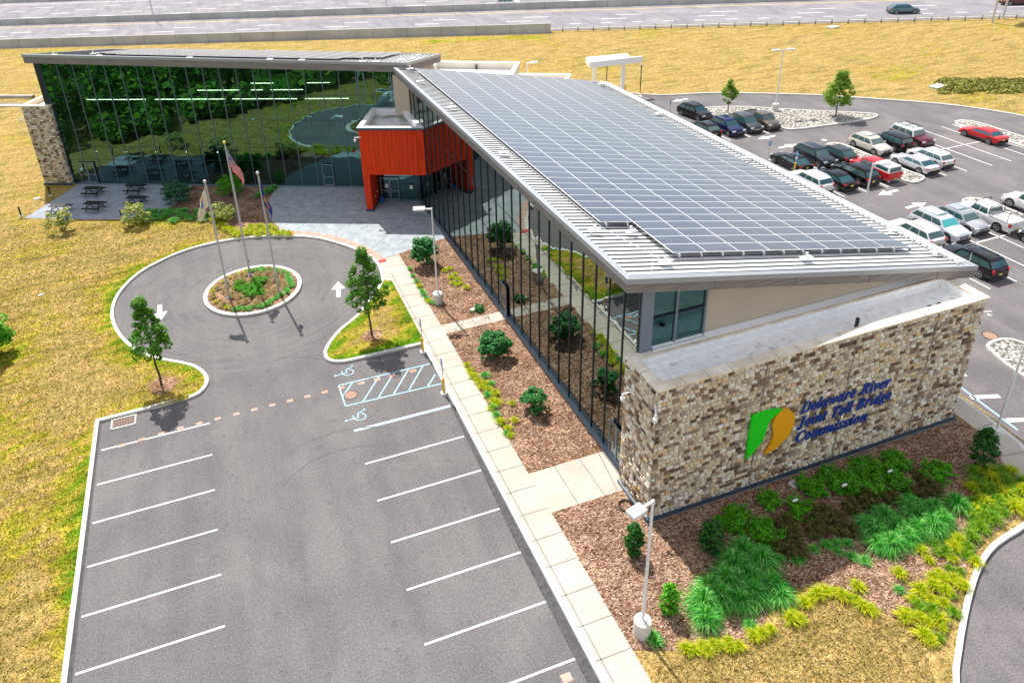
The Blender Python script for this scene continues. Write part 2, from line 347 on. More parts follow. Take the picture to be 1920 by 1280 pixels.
def thing(name, label, cat, loc=(0, 0, 0), rz=0, group=None):
    o = bpy.data.objects.new(name, None); COL.objects.link(o); o.empty_display_size = .3
    o.location = loc; o.rotation_euler = (0, 0, rz); return tag(o, label, cat, group)
def copy_tree(o, parent=None):
    c = o.copy(); COL.objects.link(c)
    if parent is not None: c.parent = parent
    for ch in list(o.children): copy_tree(ch, c)
    return c
def smooth_path(pts, closed=False, k=4):
    n = len(pts); out = []
    for i in range(n if closed else n-1):
        g = lambda j: np.array(pts[j % n]) if closed else np.array(pts[min(max(j, 0), n-1)])
        a, b, c, d = g(i-1), g(i), g(i+1), g(i+2)
        for j in range(k):
            t = j/k; out.append(tuple((.5*(2*b+(c-a)*t+(2*a-5*b+4*c-d)*t*t+(3*b-a-3*c+d)*t**3)).tolist()))
    if not closed: out.append(tuple(pts[-1]))
    return out
def pip(P, poly):
    x, y = P[:, 0], P[:, 1]; ins = np.zeros(len(P), bool); n = len(poly); j = n-1
    for i in range(n):
        xi, yi = poly[i]; xj, yj = poly[j]
        c = ((yi > y) != (yj > y)) & (x < (xj-xi)*(y-yi)/((yj-yi) or 1e-9)+xi); ins ^= c; j = i
    return ins
def segdist(P, path, closed=False):
    Q = np.array(path); A = Q if closed else Q[:-1]; B = np.roll(Q, -1, 0) if closed else Q[1:]; d = np.full(len(P), 1e9)
    for a, b in zip(A, B):
        ab = b-a; t = np.clip(((P-a)@ab)/max(1e-9, ab@ab), 0, 1); d = np.minimum(d, np.hypot(*(P-(a+t[:, None]*ab)).T))
    return d

# ================================================================== GROUND AND PAVING
lot_edge = [(-.2, -60), (-.2, -30), (-.2, -12), (-.2, 2.55), (2.6, 2.62), (4.5, 2.66)] + smooth_path([(4.5, 2.66), (5.45, 2.9), (6.02, 3.8), (5.95, 4.85), (5.3, 6.05), (4.25, 7.0), (3.0, 7.95), (1.95, 9.1), (.95, 10.9), (.2, 13.0), (-.12, 15.0), (-.02, 17.05), (.55, 18.95), (1.5, 20.6), (2.9, 21.9), (4.75, 23.0), (6.8, 23.5), (8.9, 23.5), (11.0, 23.1), (13.3, 22.2), (15.4, 20.95), (17.2, 18.9), (18.6, 16.6), (19.2, 14.8), (19.25, 13.2), (18.95, 11.6), (18.3, 10.45), (17.4, 9.3), (16.15, 7.6), (14.75, 6.4), (13.75, 5.1), (13.28, 4.1), (13.4, 3.15), (14.3, 2.62), (16.0, 2.56)], k=3) + [(19.5, 2.5), (19.5, 1.7), (19.5, -60)]
drive_edge = smooth_path([(43.9, -20.6), (42.9, -21.35), (41.25, -21.86), (38.86, -22.2), (37.22, -22.78), (35.7, -23.6), (34.39, -24.42), (33.01, -25.36), (31.83, -26.27), (30.2, -28.2), (28.6, -31.5), (27.6, -36)], k=3)+[(26.5, -60)]
rear_edge = smooth_path([(50, 46.3), (56, 45.7), (59.59, 44.54), (62.93, 41.9), (67.97, 40.2), (72.8, 37.45), (78.7, 33.52), (83.71, 29.05), (88.2, 24.6), (91.2, 20.0), (93.0, 15.0), (94.2, 8), (94.6, -4)], k=3)
rear_poly = rear_edge+[(94.8, -60)]+drive_edge[::-1]+[(44.9, -20.0), (45.6, -19.1), (45.95, -18.29), (46.1, -17.28), (46.24, -16.13), (46.35, -14.3), (46.4, -12), (46.4, 30), (50, 34)]
lot_poly = lot_edge

def region(name, outline, holes, spacing, z, m, green=None, box=None):
    """a triangulated sheet with a fine grid of points, carrying a 'green' value per corner"""
    x0, y0, x1, y1 = box or (min(p[0] for p in outline), min(p[1] for p in outline), max(p[0] for p in outline), max(p[1] for p in outline))
    gx, gy = np.meshgrid(np.arange(x0+spacing/2, x1, spacing), np.arange(y0+spacing/2, y1, spacing)); P = np.c_[gx.ravel(), gy.ravel()]
    rg = np.random.RandomState(1); P = P+rg.uniform(-.2, .2, P.shape)*spacing
    keep = pip(P, outline) & (segdist(P, outline, True) > spacing*.4)
    for h in holes: keep &= ~pip(P, h) & (segdist(P, h, True) > spacing*.4)
    P = P[keep]; vs = [Vector(p) for p in outline]; ed = [(i, (i+1) % len(outline)) for i in range(len(outline))]
    for h in holes:
        o = len(vs); vs += [Vector(p) for p in h]; ed += [(o+i, o+(i+1) % len(h)) for i in range(len(h))]
    vs += [Vector(p) for p in P]
    r = delaunay_2d_cdt(vs, ed, [], 0, 1e-5); V = np.array([tuple(v) for v in r[0]]); F = np.array(r[2])
    c = V[F].mean(1); k = pip(c, outline)
    for h in holes: k &= ~pip(c, h)
    F = F[k]; me = bpy.data.meshes.new(name)
    me.from_pydata([(a, b, z) for a, b in V], [], [tuple(f) for f in F.tolist()])
    if me.polygons[0].normal.z < 0: me.flip_normals()
    me.materials.append(MAT[m])
    if green is not None:
        a = me.attributes.new('green', 'FLOAT', 'POINT'); a.data.foreach_set('value', green(V).astype('f'))
    o = bpy.data.objects.new(name, me); COL.objects.link(o); return o

patio_w = [(-9.1, 36.4), (-4.25, 33.9), (-.3, 32.1), (2.2, 31.6), (3.8, 33.0), (5.2, 34.6), (5.9, 37.9), (-5.0, 43.35)]
def lawn_green(V):
    g = np.zeros(len(V))
    d = segdist(V, lot_edge); left = V[:, 0] < 7
    g += .46*np.exp(-(d/1.3)**2)*(left)
    g += .16*np.exp(-(d/3.5)**2)*left
    g += .33*np.exp(-(segdist(V, [(-9, 35.2), (-1, 31.3), (4, 29.2), (9, 26.2)])/1.3)**2)
    g += .22*(V[:, 0] < -3)*(V[:, 1] < 30)*np.exp(-((V[:, 0]+6)/3.5)**2)
    g += .10*((V[:, 0] < 9) & (V[:, 1] < 33) & (V[:, 1] > -40))
    g += .30*np.exp(-((V[:, 0]+9)**2+(V[:, 1]-13)**2)/14)
    g += .12*((V[:, 0] < 0) & (V[:, 1] >= 33) & (V[:, 1] < 80))
    g -= .02*((V[:, 0] > 30) & (V[:, 1] > 20))
    g += .35*np.exp(-(((V[:, 0]-97)/9)**2+((V[:, 1]-27)/4)**2))
    g += .45*np.exp(-(segdist(V, [(-60, 134), (-25, 117.6), (-10, 111)])/2.0)**2)+.55*np.exp(-(segdist(V, [(46, 86), (62, 80)])/1.6)**2)
    g -= .34*((V[:, 0] > 20) & (V[:, 1] < -20))
    return g
rnd_far = [(-700, -300), (700, -300), (700, 900), (-700, 900)]
near_box = [(-62, -62), (150, -62), (150, 140), (-62, 140)]
o = region('lawn', near_box, [lot_poly, rear_poly], 1.15, .12, 'lawn_grass', lawn_green)
tag(o, 'mown lawn drying to straw yellow, green along the kerbs, around the building and car parks', 'lawn', kind='structure')
b = MB()
b.poly([(-900, -400), (-62, -400), (-62, 1200), (-900, 1200)], .12, 'lawn_grass').poly([(150, -400), (1100, -400), (1100, 1200), (150, 1200)], .12, 'lawn_grass')
b.poly([(-62, 140), (150, 140), (150, 1200), (-62, 1200)], .12, 'lawn_grass').poly([(-62, -400), (150, -400), (150, -62), (-62, -62)], .12, 'lawn_grass')
tag(b.build('ground'), 'wide dry grass field reaching far beyond the highway', 'ground', kind='structure')

b = MB(); b.poly(lot_edge, 0, 'asphalt'); tag(b.build('parking_lot'), 'grey asphalt front car park running into the turning circle', 'car park', kind='structure')
b = MB(); b.poly(rear_poly, 0, 'asphalt_rear'); tag(b.build('rear_parking_lot'), 'grey asphalt car park and driveway behind the office building', 'car park', kind='structure')

def kerb(name, label, path, w=.2, z1=.16, z0=-.02, closed=False):
    b = MB(); b.ribbon(path, w, z0, z1, 'kerb_concrete', closed)
    tag(b.build(name), label, 'kerb', kind='structure')
# the lot edge runs with the lawn on its left: the kerb lies on the lawn side
off = lambda path, d: [p for p in MB_off(path, d)]
def MB_off(path, d):
    b = MB(); b.ribbon(path, d, 0, 1, 'kerb_concrete'); return [(v[0], v[1]) for v in b.v[3::4]]
i_split = next(i for i, p in enumerate(lot_edge) if p[0] > 15.3 and p[1] > 20)
kerb('kerb', 'pale concrete kerb bordering the front car park and turning circle on the lawn side', MB_off(lot_edge, -.22), .22)
kerb('kerb', 'pale concrete kerb curving along the right-hand driveway beside the ornamental grass bed', MB_off(drive_edge, -.22), .22)
kerb('kerb', 'long concrete kerb between the rear car park and the dry grass slope', MB_off(rear_edge, -.22), .22)
kerb('kerb', 'short kerb where the pavement corner meets the rear car park', MB_off([(46.4, 30), (46.4, -12), (46.35, -14.3), (46.24, -16.13), (46.1, -17.28), (45.95, -18.29), (45.6, -19.1), (44.9, -20.0), (43.9, -20.6)], .2), .2)

# sidewalks with joints
def slab_walk(name, label, pts, z, joints, m='concrete_walk', w=.045):
    b = MB(); b.prism(pts, 0, z, m)
    for a, c in joints: b.beam((*a, z+.001), (*c, z+.001), w, .006, 'joint_dark')
    tag(b.build(name), label, 'pavement', kind='structure')
js = [((19.72, y), (21.3, y)) for y in np.arange(-58, 15, 1.55)]+[((19.95, -58), (19.95, 12.4))]
slab_walk('sidewalk', 'cream concrete pavement running straight beside the front car park', [(19.72, -60), (21.3, -60), (21.3, 15.1), (19.6, 14.7), (19.47, 13.2), (19.2, 11.6), (19.72, 11.2)], .150, js)
slab_walk('path', 'narrow cream concrete path crossing the bark bed to the side door', [(21.3, 3.0), (25.8, 3.0), (25.8, 4.05), (21.3, 4.05)], .148, [((x, 3.0), (x, 4.05)) for x in (22.4, 23.5, 24.6)])
slab_walk('path', 'broad cream concrete path leading to the door beside the stone wall', [(21.3, -13.4), (25.3, -13.4), (25.3, -12.9), (25.85, -12.9), (25.85, -10.65), (21.3, -10.65)], .148, [((x, -13.4), (x, -10.65)) for x in (22.75, 24.2)]+[((24.95, -13.3), (25.3, -10.7))])
slab_walk('sidewalk', 'cream concrete pavement curving round the far end of the stone wall', smooth_path([(44.2, 5), (44.7, -13), (44.64, -15.4), (44.53, -17.1), (44.2, -18.1), (43.6, -19.0), (43.3, -20.2)])+[(43.95, -20.4), (44.9, -19.85), (45.5, -19.0), (45.85, -18.2), (45.95, -17.2), (46.05, -16.1), (46.1, -14.3), (46.2, 5)], .148, [((44.5, -16.6), (46, -16.6)), ((44.7, -13), (46, -13)), ((44, -18.5), (45.7, -18.8))])
slab_walk('service_apron', 'pale concrete apron beyond the roof at the far corner of the rear car park', [(46.6, 30), (52.5, 40.5), (58.3, 39.3), (60.8, 43.6), (56, 45.4), (50, 46), (44, 46), (44, 30)], .02, [((52, 34), (56, 45))])

# plaza and patio
circ = lambda cx, cy, r, a0, a1, n: [(cx+r*math.cos(R(a0+(a1-a0)*i/n)), cy+r*math.sin(R(a0+(a1-a0)*i/n))) for i in range(n+1)]
top_arc = [p for p in MB_off(lot_edge, -.22) if p[0] > 12.6 and 13.0 < p[1] < 24]
plaza = [(12.9, 24.2), (12.35, 26), (12.35, 28.3), (12.9, 31.2), (13.9, 33.55), (21.9, 29.4), (25.85, 27.4), (25.85, 16.3), (21.3, 15.15), (19.6, 14.75)]+sorted(top_arc, key=lambda p: p[0], reverse=True)[1:]
b = MB(); b.prism(plaza, 0, .146, 'plaza_stone')
for a, c in [((14.2, 22.6), (19.5, 30.8)), ((17.3, 19.6), (22.5, 28.5)), ((19.3, 16.6), (25.8, 23.5)), ((12.5, 27), (19, 23.6)), ((19, 23.6), (25.8, 19.6)), ((16.5, 25), (12.6, 30))]: b.beam((*a, .147), (*c, .147), .04, .006, 'joint_dark')
tag(b.build('plaza'), 'blue grey stamped stone plaza in front of the red entrance', 'plaza', kind='structure')
b = MB(); b.prism(patio_w, 0, .146, 'patio_stone'); tag(b.build('patio'), 'blue grey stone patio under the picnic tables at the left end of the building', 'patio', kind='structure')
# red brick border of the drop-off kerb
arc = sorted([p for p in MB_off(lot_edge, -.22) if 12.9 < p[0] and 13.9 < p[1] < 23], key=lambda p: -p[1])
b = MB(); b.ribbon(arc, -.62, .12, .153, 'brick_paver'); n = len(arc)
for i in range(0, n, 1): 
    p, q = arc[i], arc[min(i+1, n-1)] if i < n-1 else arc[i-1]
    d = Vector((q[0]-p[0], q[1]-p[1])).normalized()*(1 if i < n-1 else -1); nn = Vector((-d.y, d.x)); b.beam((*p, .1535), (p[0]+nn.x*.62, p[1]+nn.y*.62, .1535), .03, .004, 'joint_dark')
tag(b.build('brick_border'), 'curved salmon brick border along the drop-off kerb', 'paving', kind='structure')
for k, (p, q) in enumerate(((arc[0], arc[1]), (arc[-1], arc[-2]))):
    b = MB(); d = Vector((q[0]-p[0], q[1]-p[1])).normalized(); nn = Vector((d.y, -d.x))*(1 if k else -1)
    b.hexa([(p[0], p[1], .15), (p[0]+d.x*.42, p[1]+d.y*.42, .15), (p[0]+d.x*.42+nn.x*.64, p[1]+d.y*.42+nn.y*.64, .15), (p[0]+nn.x*.64, p[1]+nn.y*.64, .15), (p[0], p[1], .163), (p[0]+d.x*.42, p[1]+d.y*.42, .163), (p[0]+d.x*.42+nn.x*.64, p[1]+d.y*.42+nn.y*.64, .163), (p[0]+nn.x*.64, p[1]+nn.y*.64, .163)], 'tactile_red')
    tag(b.build('tactile_strip'), ('red tactile strip at the left end of the brick border', 'red tactile strip where the brick border meets the straight pavement')[k], 'paving', kind='structure')

# planting beds
def bed(label, pts, m='mulch', z=.132, h=.0, name='planting_bed'):
    b = MB(); b.prism(pts, 0, z, m); tag(b.build(name), label, 'planting bed', kind='structure')
bed('brown bark mulch bed between the pavement and the glass wall, near the plaza', [(21.3, 4.05), (25.8, 4.05), (25.8, 16.5), (21.3, 15.1)])
bed('brown bark mulch bed between the pavement and the glass wall, between the two paths', [(21.3, -10.65), (25.85, -10.65), (25.85, 3.0), (21.3, 3.0)])
south_bed = [(21.3, -13.4), (25.3, -13.4), (25.3, -15.6), (44.4, -15.6), (44.55, -16.9), (44.2, -18.0), (43.6, -18.9), (43.2, -20.3), (42.8, -21.1), (41.2, -21.6), (38.8, -21.97), (37.1, -22.55), (35.6, -23.35), (34.1, -24.3), (33.2, -24.9)]+smooth_path([(32.3, -24.2), (31.7, -23.2), (30.9, -21.9), (29.8, -21.1), (28.6, -20.9), (27.6, -21.3), (26.6, -22.0), (25.3, -22.2), (23.4, -21.7), (21.3, -20.9)])
bed('large bark mulch bed below the stone wall', south_bed, 'mulch_shady')
bed('bark mulch bed between the patio and the plaza', [(2.2, 31.6), (3.8, 33.0), (5.2, 34.6), (5.9, 37.6), (13.7, 33.5), (12.8, 31.2), (12.3, 28.3), (12.4, 25.9), (12.9, 24.0), (11.2, 24.3), (9.2, 26.2), (6.5, 28.6), (4.2, 30.5)], 'mulch_shady')
tri_o = [(19.7, 2.78), (19.7, 11.2), (19.22, 11.5)]+[p for p in MB_off(lot_edge, -.2) if 13 < p[0] < 19.1 and 2.72 < p[1] < 11.3]+[(16.0, 2.78)]
me_o = region('lawn', tri_o, [], .35, .134, 'lawn_grass', lambda V: .70*np.exp(-(segdist(V, tri_o, True)/1.1)**2)+.16+.0*V[:, 0])
tag(me_o, 'triangular lawn island between the turning circle and the pavement', 'lawn', kind='structure')
def disc(label, c, r, m='mulch', z=.14):
    b = MB(); rr = random.Random(int(c[0]*10)); b.poly([(c[0]+r*(1+rr.uniform(-.1, .1))*math.cos(t), c[1]+r*(1+rr.uniform(-.1, .1))*math.sin(t)) for t in np.linspace(0, 2*math.pi, 20, False)], z, m)
    tag(b.build('mulch_ring'), label, 'mulch', kind='structure')
disc('ring of pinkish mulch round the foot of the left young maple', (3.35, 4.6), .85, 'mulch', .136); disc('ring of mulch round the foot of the island maple', (16.7, 4.75), .72, 'mulch', .14)
isl_c = (9.73, 14.3)
b = MB(); b.prism(circ(*isl_c, 3.35, 0, 360, 47)[:-1], 0, .17, 'mulch'); tag(b.build('island_bed'), 'round mulch bed inside the turning circle', 'planting bed', kind='structure')
b = MB(); b.ribbon(circ(*isl_c, 3.62, 0, 360, 47)[:-1], -.3, -.02, .19, 'kerb_concrete', True); tag(b.build('kerb'), 'white oval kerb ring of the flagpole island in the turning circle', 'kerb', kind='structure')

# pebble islands at the rear
def pebble_island(label, pts, k=3):
    p = smooth_path(pts, True, k); b = MB(); b.prism(p, 0, .14, 'pebbles'); ar = sum(p[i][0]*p[(i+1) % len(p)][1]-p[(i+1) % len(p)][0]*p[i][1] for i in range(len(p)))
    b.ribbon(p, .18 if ar > 0 else -.18, -.02, .17, 'kerb_concrete', True); tag(b.build('pebble_island'), label, 'traffic island', kind='structure')
pebble_island('long white pebble island with two young trees and a tall lamp', [(63.6, 35.3), (68, 33.9), (72.35, 30.4), (76, 27.6), (78.6, 25.7), (79.3, 24.6), (77.3, 24.07), (72, 24.5), (68.4, 25), (67.6, 26), (67.6, 30.3), (63.6, 31.2), (62.9, 33.2)])
pebble_island('white pebble strip between the red pickup and the white saloon', [(67.75, 19.2), (69.3, 19.25), (69.4, 15), (69.45, 11.2), (69.6, 9.7), (68.6, 9.15), (67.6, 9.6), (67.6, 14)])
pebble_island('white pebble strip beside the red saloon', [(84.3, 18.6), (86.2, 18.6), (86.4, 13), (86.3, 8.8), (84.4, 8.6), (84.2, 13)])
pebble_island('white pebble strip beside the white pickup with the ladder rack', [(68.0, 3.9), (69.9, 3.9), (70, -1), (69.9, -6), (68.1, -6), (68, -1)])
pebble_island('white pebble island beside the leaning lamp post at the right edge', [(52.0, -11.4), (53.6, -11.6), (54.2, -14), (54.3, -18), (51.2, -18), (51.1, -14.2), (51.5, -12.2)])

# painted markings
def line(b, a, c, w=.095, m='paint_white', z=.0045):
    d = Vector((c[0]-a[0], c[1]-a[1])).normalized(); n = Vector((-d.y, d.x))*w/2
    b.add([(a[0]-n.x, a[1]-n.y, z), (c[0]-n.x, c[1]-n.y, z), (c[0]+n.x, c[1]+n.y, z), (a[0]+n.x, a[1]+n.y, z)], [(0, 1, 2, 3) if 1 else 0], m)
b = MB()
for k in range(0, 12): line(b, (.05, -2.74*k), (5.92, -2.74*k))
for k in range(1, 12): line(b, (13.62, -3.88-2.74*k), (19.2, -3.88-2.74*k))
line(b, (13.6, -3.82), (19.3, -3.88), .12)
tag(b.build('parking_markings'), 'white painted bay lines of the front car park', 'road marking', kind='structure')
b = MB(); bl = 'paint_blue'
line(b, (13.6, -3.93), (19.3, -3.99), .05, bl); P0, P1, P2, P3 = (13.57, .53), (19.4, .42), (19.45, -1.75), (13.57, -1.55)
for p, q in ((P0, P1), (P2, P3), (P3, P0)): line(b, p, q, .085, bl)
for k in range(5):
    x = 13.65+k*.95; x1 = x+1.5
    line(b, (x if k else 13.6, -1.58 if k else -.6), (min(x1, 19.3) if k else 14.45, .43 if k else .5), .085, bl, .0085)
line(b, (18.6, -1.68), (19.38, -.75), .1, bl, .0085)
def wheelchair(b, cx, cy, s, m=bl, z=.0045):
    T = lambda x, y: (cx-y*s, cy+x*s)      # drawn facing the bay
    pts = [(.0, .55), (-.22, .35), (-.35, .05), (-.28, -.25), (-.02, -.42), (.25, -.36), (.42, -.12)]
    for a, c in zip(pts[:-1], pts[1:]): line(b, T(*a), T(*c), .075*s, m, z)
    for a, c in (((.0, .95), (.05, .15)), ((.05, .15), (.5, .12)), ((.5, .12), (.72, -.5)), ((.72, -.5), (.9, -.42)), ((.03, .55), (.4, .5))): line(b, T(*a), T(*c), .085*s, m, z+.0005)
    b.poly([(T(0, 1.12)[0]+.12*s*math.cos(t), T(0, 1.12)[1]+.12*s*math.sin(t)) for t in np.linspace(0, 6.28, 10, False)], z, m)
wheelchair(b, 14.4, 1.55, .75); wheelchair(b, 14.2, -2.85, .75)
tag(b.build('accessible_markings'), 'pale blue hatched accessible bay markings with wheelchair symbols', 'road marking', kind='structure')
def arrow(b, x, y, rz, L=2.1, z=.0045, m='paint_white'):
    cs, sn = math.cos(rz), math.sin(rz); T = lambda a, c: (x+a*cs-c*sn, y+a*sn+c*cs, z)
    b.add([T(-L/2, -.16), (T(.0, -.16)), T(0, .16), T(-L/2, .16), T(-.0, -.52), T(L/2, 0), T(0, .52)], [(0, 1, 2, 3), (4, 5, 6)], m)
b = MB(); arrow(b, 3.05, 13.9, R(-88), 2.3); arrow(b, 15.75, 11.9, R(80), 2.3)
tag(b.build('arrow_markings'), 'two white direction arrows painted in the turning circle', 'road marking', kind='structure')
b = MB()
for k in range(13):
    x = 1.15+k*1.045; b.box((x, -.02+.25*min(1, k/3), .0045), (.36, .22, .004), 'brick_paver')
for x in (14.9, 15.9, 16.9, 18.2): b.box((x, .28 - .02*x+.2, .0115), (.40, .26, .003), 'brick_paver')
b.box((18.4, -20.9, .0045), (.42, .36, .004), 'brick_paver')
tag(b.build('marker_squares'), 'row of small salmon squares set across the front car park', 'road marking', kind='structure')

b = MB()
cols = [57.95+2.46*k for k in range(5)]
for x in cols[:4]: line(b, (x, 25.2), (x, 30.2), .10)
for x in cols[:4]: line(b, (x, 9.3), (x, 19.3), .10)
for x in (71.85, 74.35, 77.5, 79.95, 82.45, 84.0): line(b, (x, 9.1), (x, 19.0), .10)
line(b, (70.0, 14.1), (84.0, 14.1), .1)
for x in [55.5]+cols+[70.1, 72.6, 75.1, 77.6, 80.1, 82.6]: line(b, (x, -6.6), (x, 3.8), .10)
line(b, (55.5, -1.35), (68, -1.35), .1); line(b, (70, -1.35), (82.6, -1.35), .1)
for (px, py, r) in ((1275, 188, 185), (1437, 258, 182), (1477, 274, 2), (1665, 361, 182), (1718, 385, 3)):
    x, y = G(px, py); arrow(b, x, y, R(3 if r < 90 else 183), 2.3)
line(b, G(1908, 806), G(1803, 727), .12, bl)
for i in range(3):
    x = 46.9+.35*i; line(b, (46.65+0.1*i, -12.4-2.1*i), (48.3, -12.9-2.1*i), .3, 'paint_white')
tag(b.build('rear_markings'), 'white bay lines and arrows of the rear car park', 'road marking', kind='structure')

b = MB(); b.poly([(19.02, -60), (19.49, -60), (19.49, -3.9), (19.3, -3.9), (19.22, -8), (19.06, -14)], .0088, 'tar_band'); b.poly([(-.19, -60), (.02, -60), (.0, -20), (-.08, -6), (-.1, 2.3), (-.19, 2.3)], .0088, 'tar_band')
for (cx_, cy_, r_, a0_, a1_) in ((12.6, -9.5, 4.4, 62, 140), (12.6, -9.5, 5.9, 55, 120), (8.5, -2.5, 7.6, 20, 75), (8.2, -2.2, 9.1, 15, 60)):
    b.ribbon(circ(cx_, cy_, r_, a0_, a1_, 16), .07, .0, .0048, 'tyre_mark')
tag(b.build('gutter_band'), 'dark worn band of asphalt along the kerbs of the front car park', 'road marking', kind='structure')
# manholes and drain grates
def manhole(label, x, y, r=.36, m='manhole'):
    b = MB(); b.tube((x, y, -.05), (x, y, .012), r+.07, 'plastic_dark', n=20).tube((x, y, 0), (x, y, .016), r, m, n=20); tag(b.build('manhole_cover'), label, 'manhole cover')
manhole('round rusty manhole cover inside the blue hatched bay', 14.08, -.68); manhole('round grey manhole cover on the rear car park aisle', 68.9, 21.1, .33, 'galvanised')
manhole('orange brown manhole cover near the right-hand pebble island', 53.0, -10.6, .4)
def grate(label, x, y, rz=0):
    t = thing('drain_grate', label, 'drain', (x, y, 0), rz); b = MB(); b.box((0, .43, .02), (1.3, .08, .05), 'kerb_concrete').box((0, -.43, .02), (1.3, .08, .05), 'kerb_concrete').box((.65, 0, .02), (.08, .94, .05), 'kerb_concrete').box((-.65, 0, .02), (.08, .94, .05), 'kerb_concrete')
    b.build('frame', t); b = MB(); b.box((0, 0, .004), (1.22, .78, .008), 'grate')
    for i in range(14): b.box((-.57+i*.088, 0, .012), (.03, .78, .012), 'manhole')
    b.box((0, 0, .02), (1.22, .03, .012), 'manhole'); b.build('grille', t)
grate('rectangular storm drain grate in the top left corner of the front car park', 1.15, 2.05)

# ------------------------------------------------------------------ highway beyond
hz = .2
def hline(px0, py0, px1, py1, z=hz, ext=1.6):
    a = np.array(G(px0, py0, z)); c = np.array(G(px1, py1, z)); d = (c-a)/np.hypot(*(c-a)); return a, d
A0, D0 = hline(0, 83, 1180, 49.5)
Nn = np.array([-D0[1], D0[0]])          # away from the camera
H = lambda s, o, z: (A0[0]+D0[0]*s+Nn[0]*o, A0[1]+D0[1]*s+Nn[1]*o, z)
ob = 0
p_y = np.array(G(640, 33.6, hz))-A0; yel = float(p_y@Nn); p_m = np.array(G(640, 30, hz))-A0; med = float(p_m@Nn)
b = MB(); b.add([H(-300, -1.6, hz), H(420, -1.6, hz), H(420, yel*2+40, hz), H(-300, yel*2+40, hz)], [(0, 1, 2, 3)], 'asphalt_highway')
b.add([H(-300, -1.6, 0), H(420, -1.6, 0), H(420, -1.6, hz), H(-300, -1.6, hz)], [(0, 1, 2, 3)], 'asphalt_highway')
tag(b.build('highway'), 'multi-lane grey highway crossing behind the building', 'road', kind='structure')
b = MB(); 
def hl(o, w, m='paint_white', s0=-300, s1=420): b.add([H(s0, o-w/2, hz+.012), H(s1, o-w/2, hz+.012), H(s1, o+w/2, hz+.012), H(s0, o+w/2, hz+.012)], [(0, 1, 2, 3)], m)
hl(0, .3); hl(yel, .3, 'paint_yellow')
for i, (fr, ln, gap) in enumerate(((.22, 1.8, 3.6), (.44, 4.6, 12.5), (.66, 4.6, 12.5))):
    s = -250+i*3
    while s < 350: hl(yel*fr, .28, s0=s, s1=s+ln); s += ln+gap
m2 = med+3.0
hl(m2, .3, 'paint_white')
for i, fr in enumerate((5.5, 9.5, 13.5, 18)):
    s = -250+i*4
    while s < 350: hl(m2+fr, .28, s0=s, s1=s+4.6); s += 17
hl(m2+23, .3)
tag(b.build('highway_markings'), 'white dashes and yellow edge line of the highway lanes', 'road marking', kind='structure')
def barrier(label, s0, s1, o, h, w=.55, m='barrier_concrete', name='concrete_barrier', joint=6):
    b = MB(); z0 = .1
    for a, c in ((0, 1),):
        b.add([H(s0, o-w/2, z0), H(s1, o-w/2, z0), H(s1, o-w/4, z0+h), H(s0, o-w/4, z0+h), H(s0, o+w/2, z0), H(s1, o+w/2, z0), H(s1, o+w/4, z0+h), H(s0, o+w/4, z0+h)],
              [(0, 1, 2, 3), (5, 4, 7, 6), (3, 2, 6, 7), (4, 0, 3, 7), (1, 5, 6, 2)], m)
    s = s0+joint
    while s < s1: b.hexa([H(s, o-w/2-.01, z0), H(s+.08, o-w/2-.01, z0), H(s+.08, o-w/2+.1, z0), H(s, o-w/2+.1, z0), H(s, o-w/4-.01, z0+h), H(s+.08, o-w/4-.01, z0+h), H(s+.08, o-w/4+.1, z0+h), H(s, o-w/4+.1, z0+h)], 'joint_dark'); s += joint
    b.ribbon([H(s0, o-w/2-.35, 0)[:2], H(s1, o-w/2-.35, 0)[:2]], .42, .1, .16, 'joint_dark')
    return tag(b.build(name), label, 'barrier')
sB = float((np.array(G(1033, 62, .1))-A0)@D0)
barrier('long grey concrete barrier wall along the near edge of the highway', -300, sB, -2.7, 1.55, .8)
barrier('grey concrete median barrier between the two carriageways of the highway', -300, 420, med+1.2, 1.35, .8)
barrier('pale concrete barrier at the far side of the highway', -300, 420, m2+26.5, 1.0, .6)
g = thing('guardrail', 'steel guardrail on posts continuing where the near concrete barrier ends', 'guardrail', (0, 0, 0))
b = MB()
for z in (.62, .84): b.beam(H(sB+.3, -2.5, z), H(300, -2.5, z), .07, .13, 'galvanised')
b.build('rail', g)
for i in range(46):
    b = MB(); q = H(sB+2+i*2.6, -2.35, .5); b.beam((q[0], q[1], .1), (q[0], q[1], .9), .12, .16, 'zinc_dark'); b.build('post', g)

# ================================================================== THE OFFICE BUILDING
bld = thing('office_building', 'long glass fronted office building with solar roof, stone end walls and a red entrance block', 'building', (25.9, 0, 0))
BO = Vector((25.9, 0, 0))
class BB(MB):
    """mesh of the building: given in world coordinates, kept relative to the building's base point"""
    def build(s, name, parent=None, smooth=None, loc=None):
        s.v = [(x-BO.x, y-BO.y, z) for x, y, z in s.v]; return MB.build(s, name, parent or bld, smooth)
XW, RX0, RX1, RY0, RY1 = 25.9, 24.6, 45.55, -13.7, 25.2
zr = lambda x: 12.5-.2*(x-RX0)
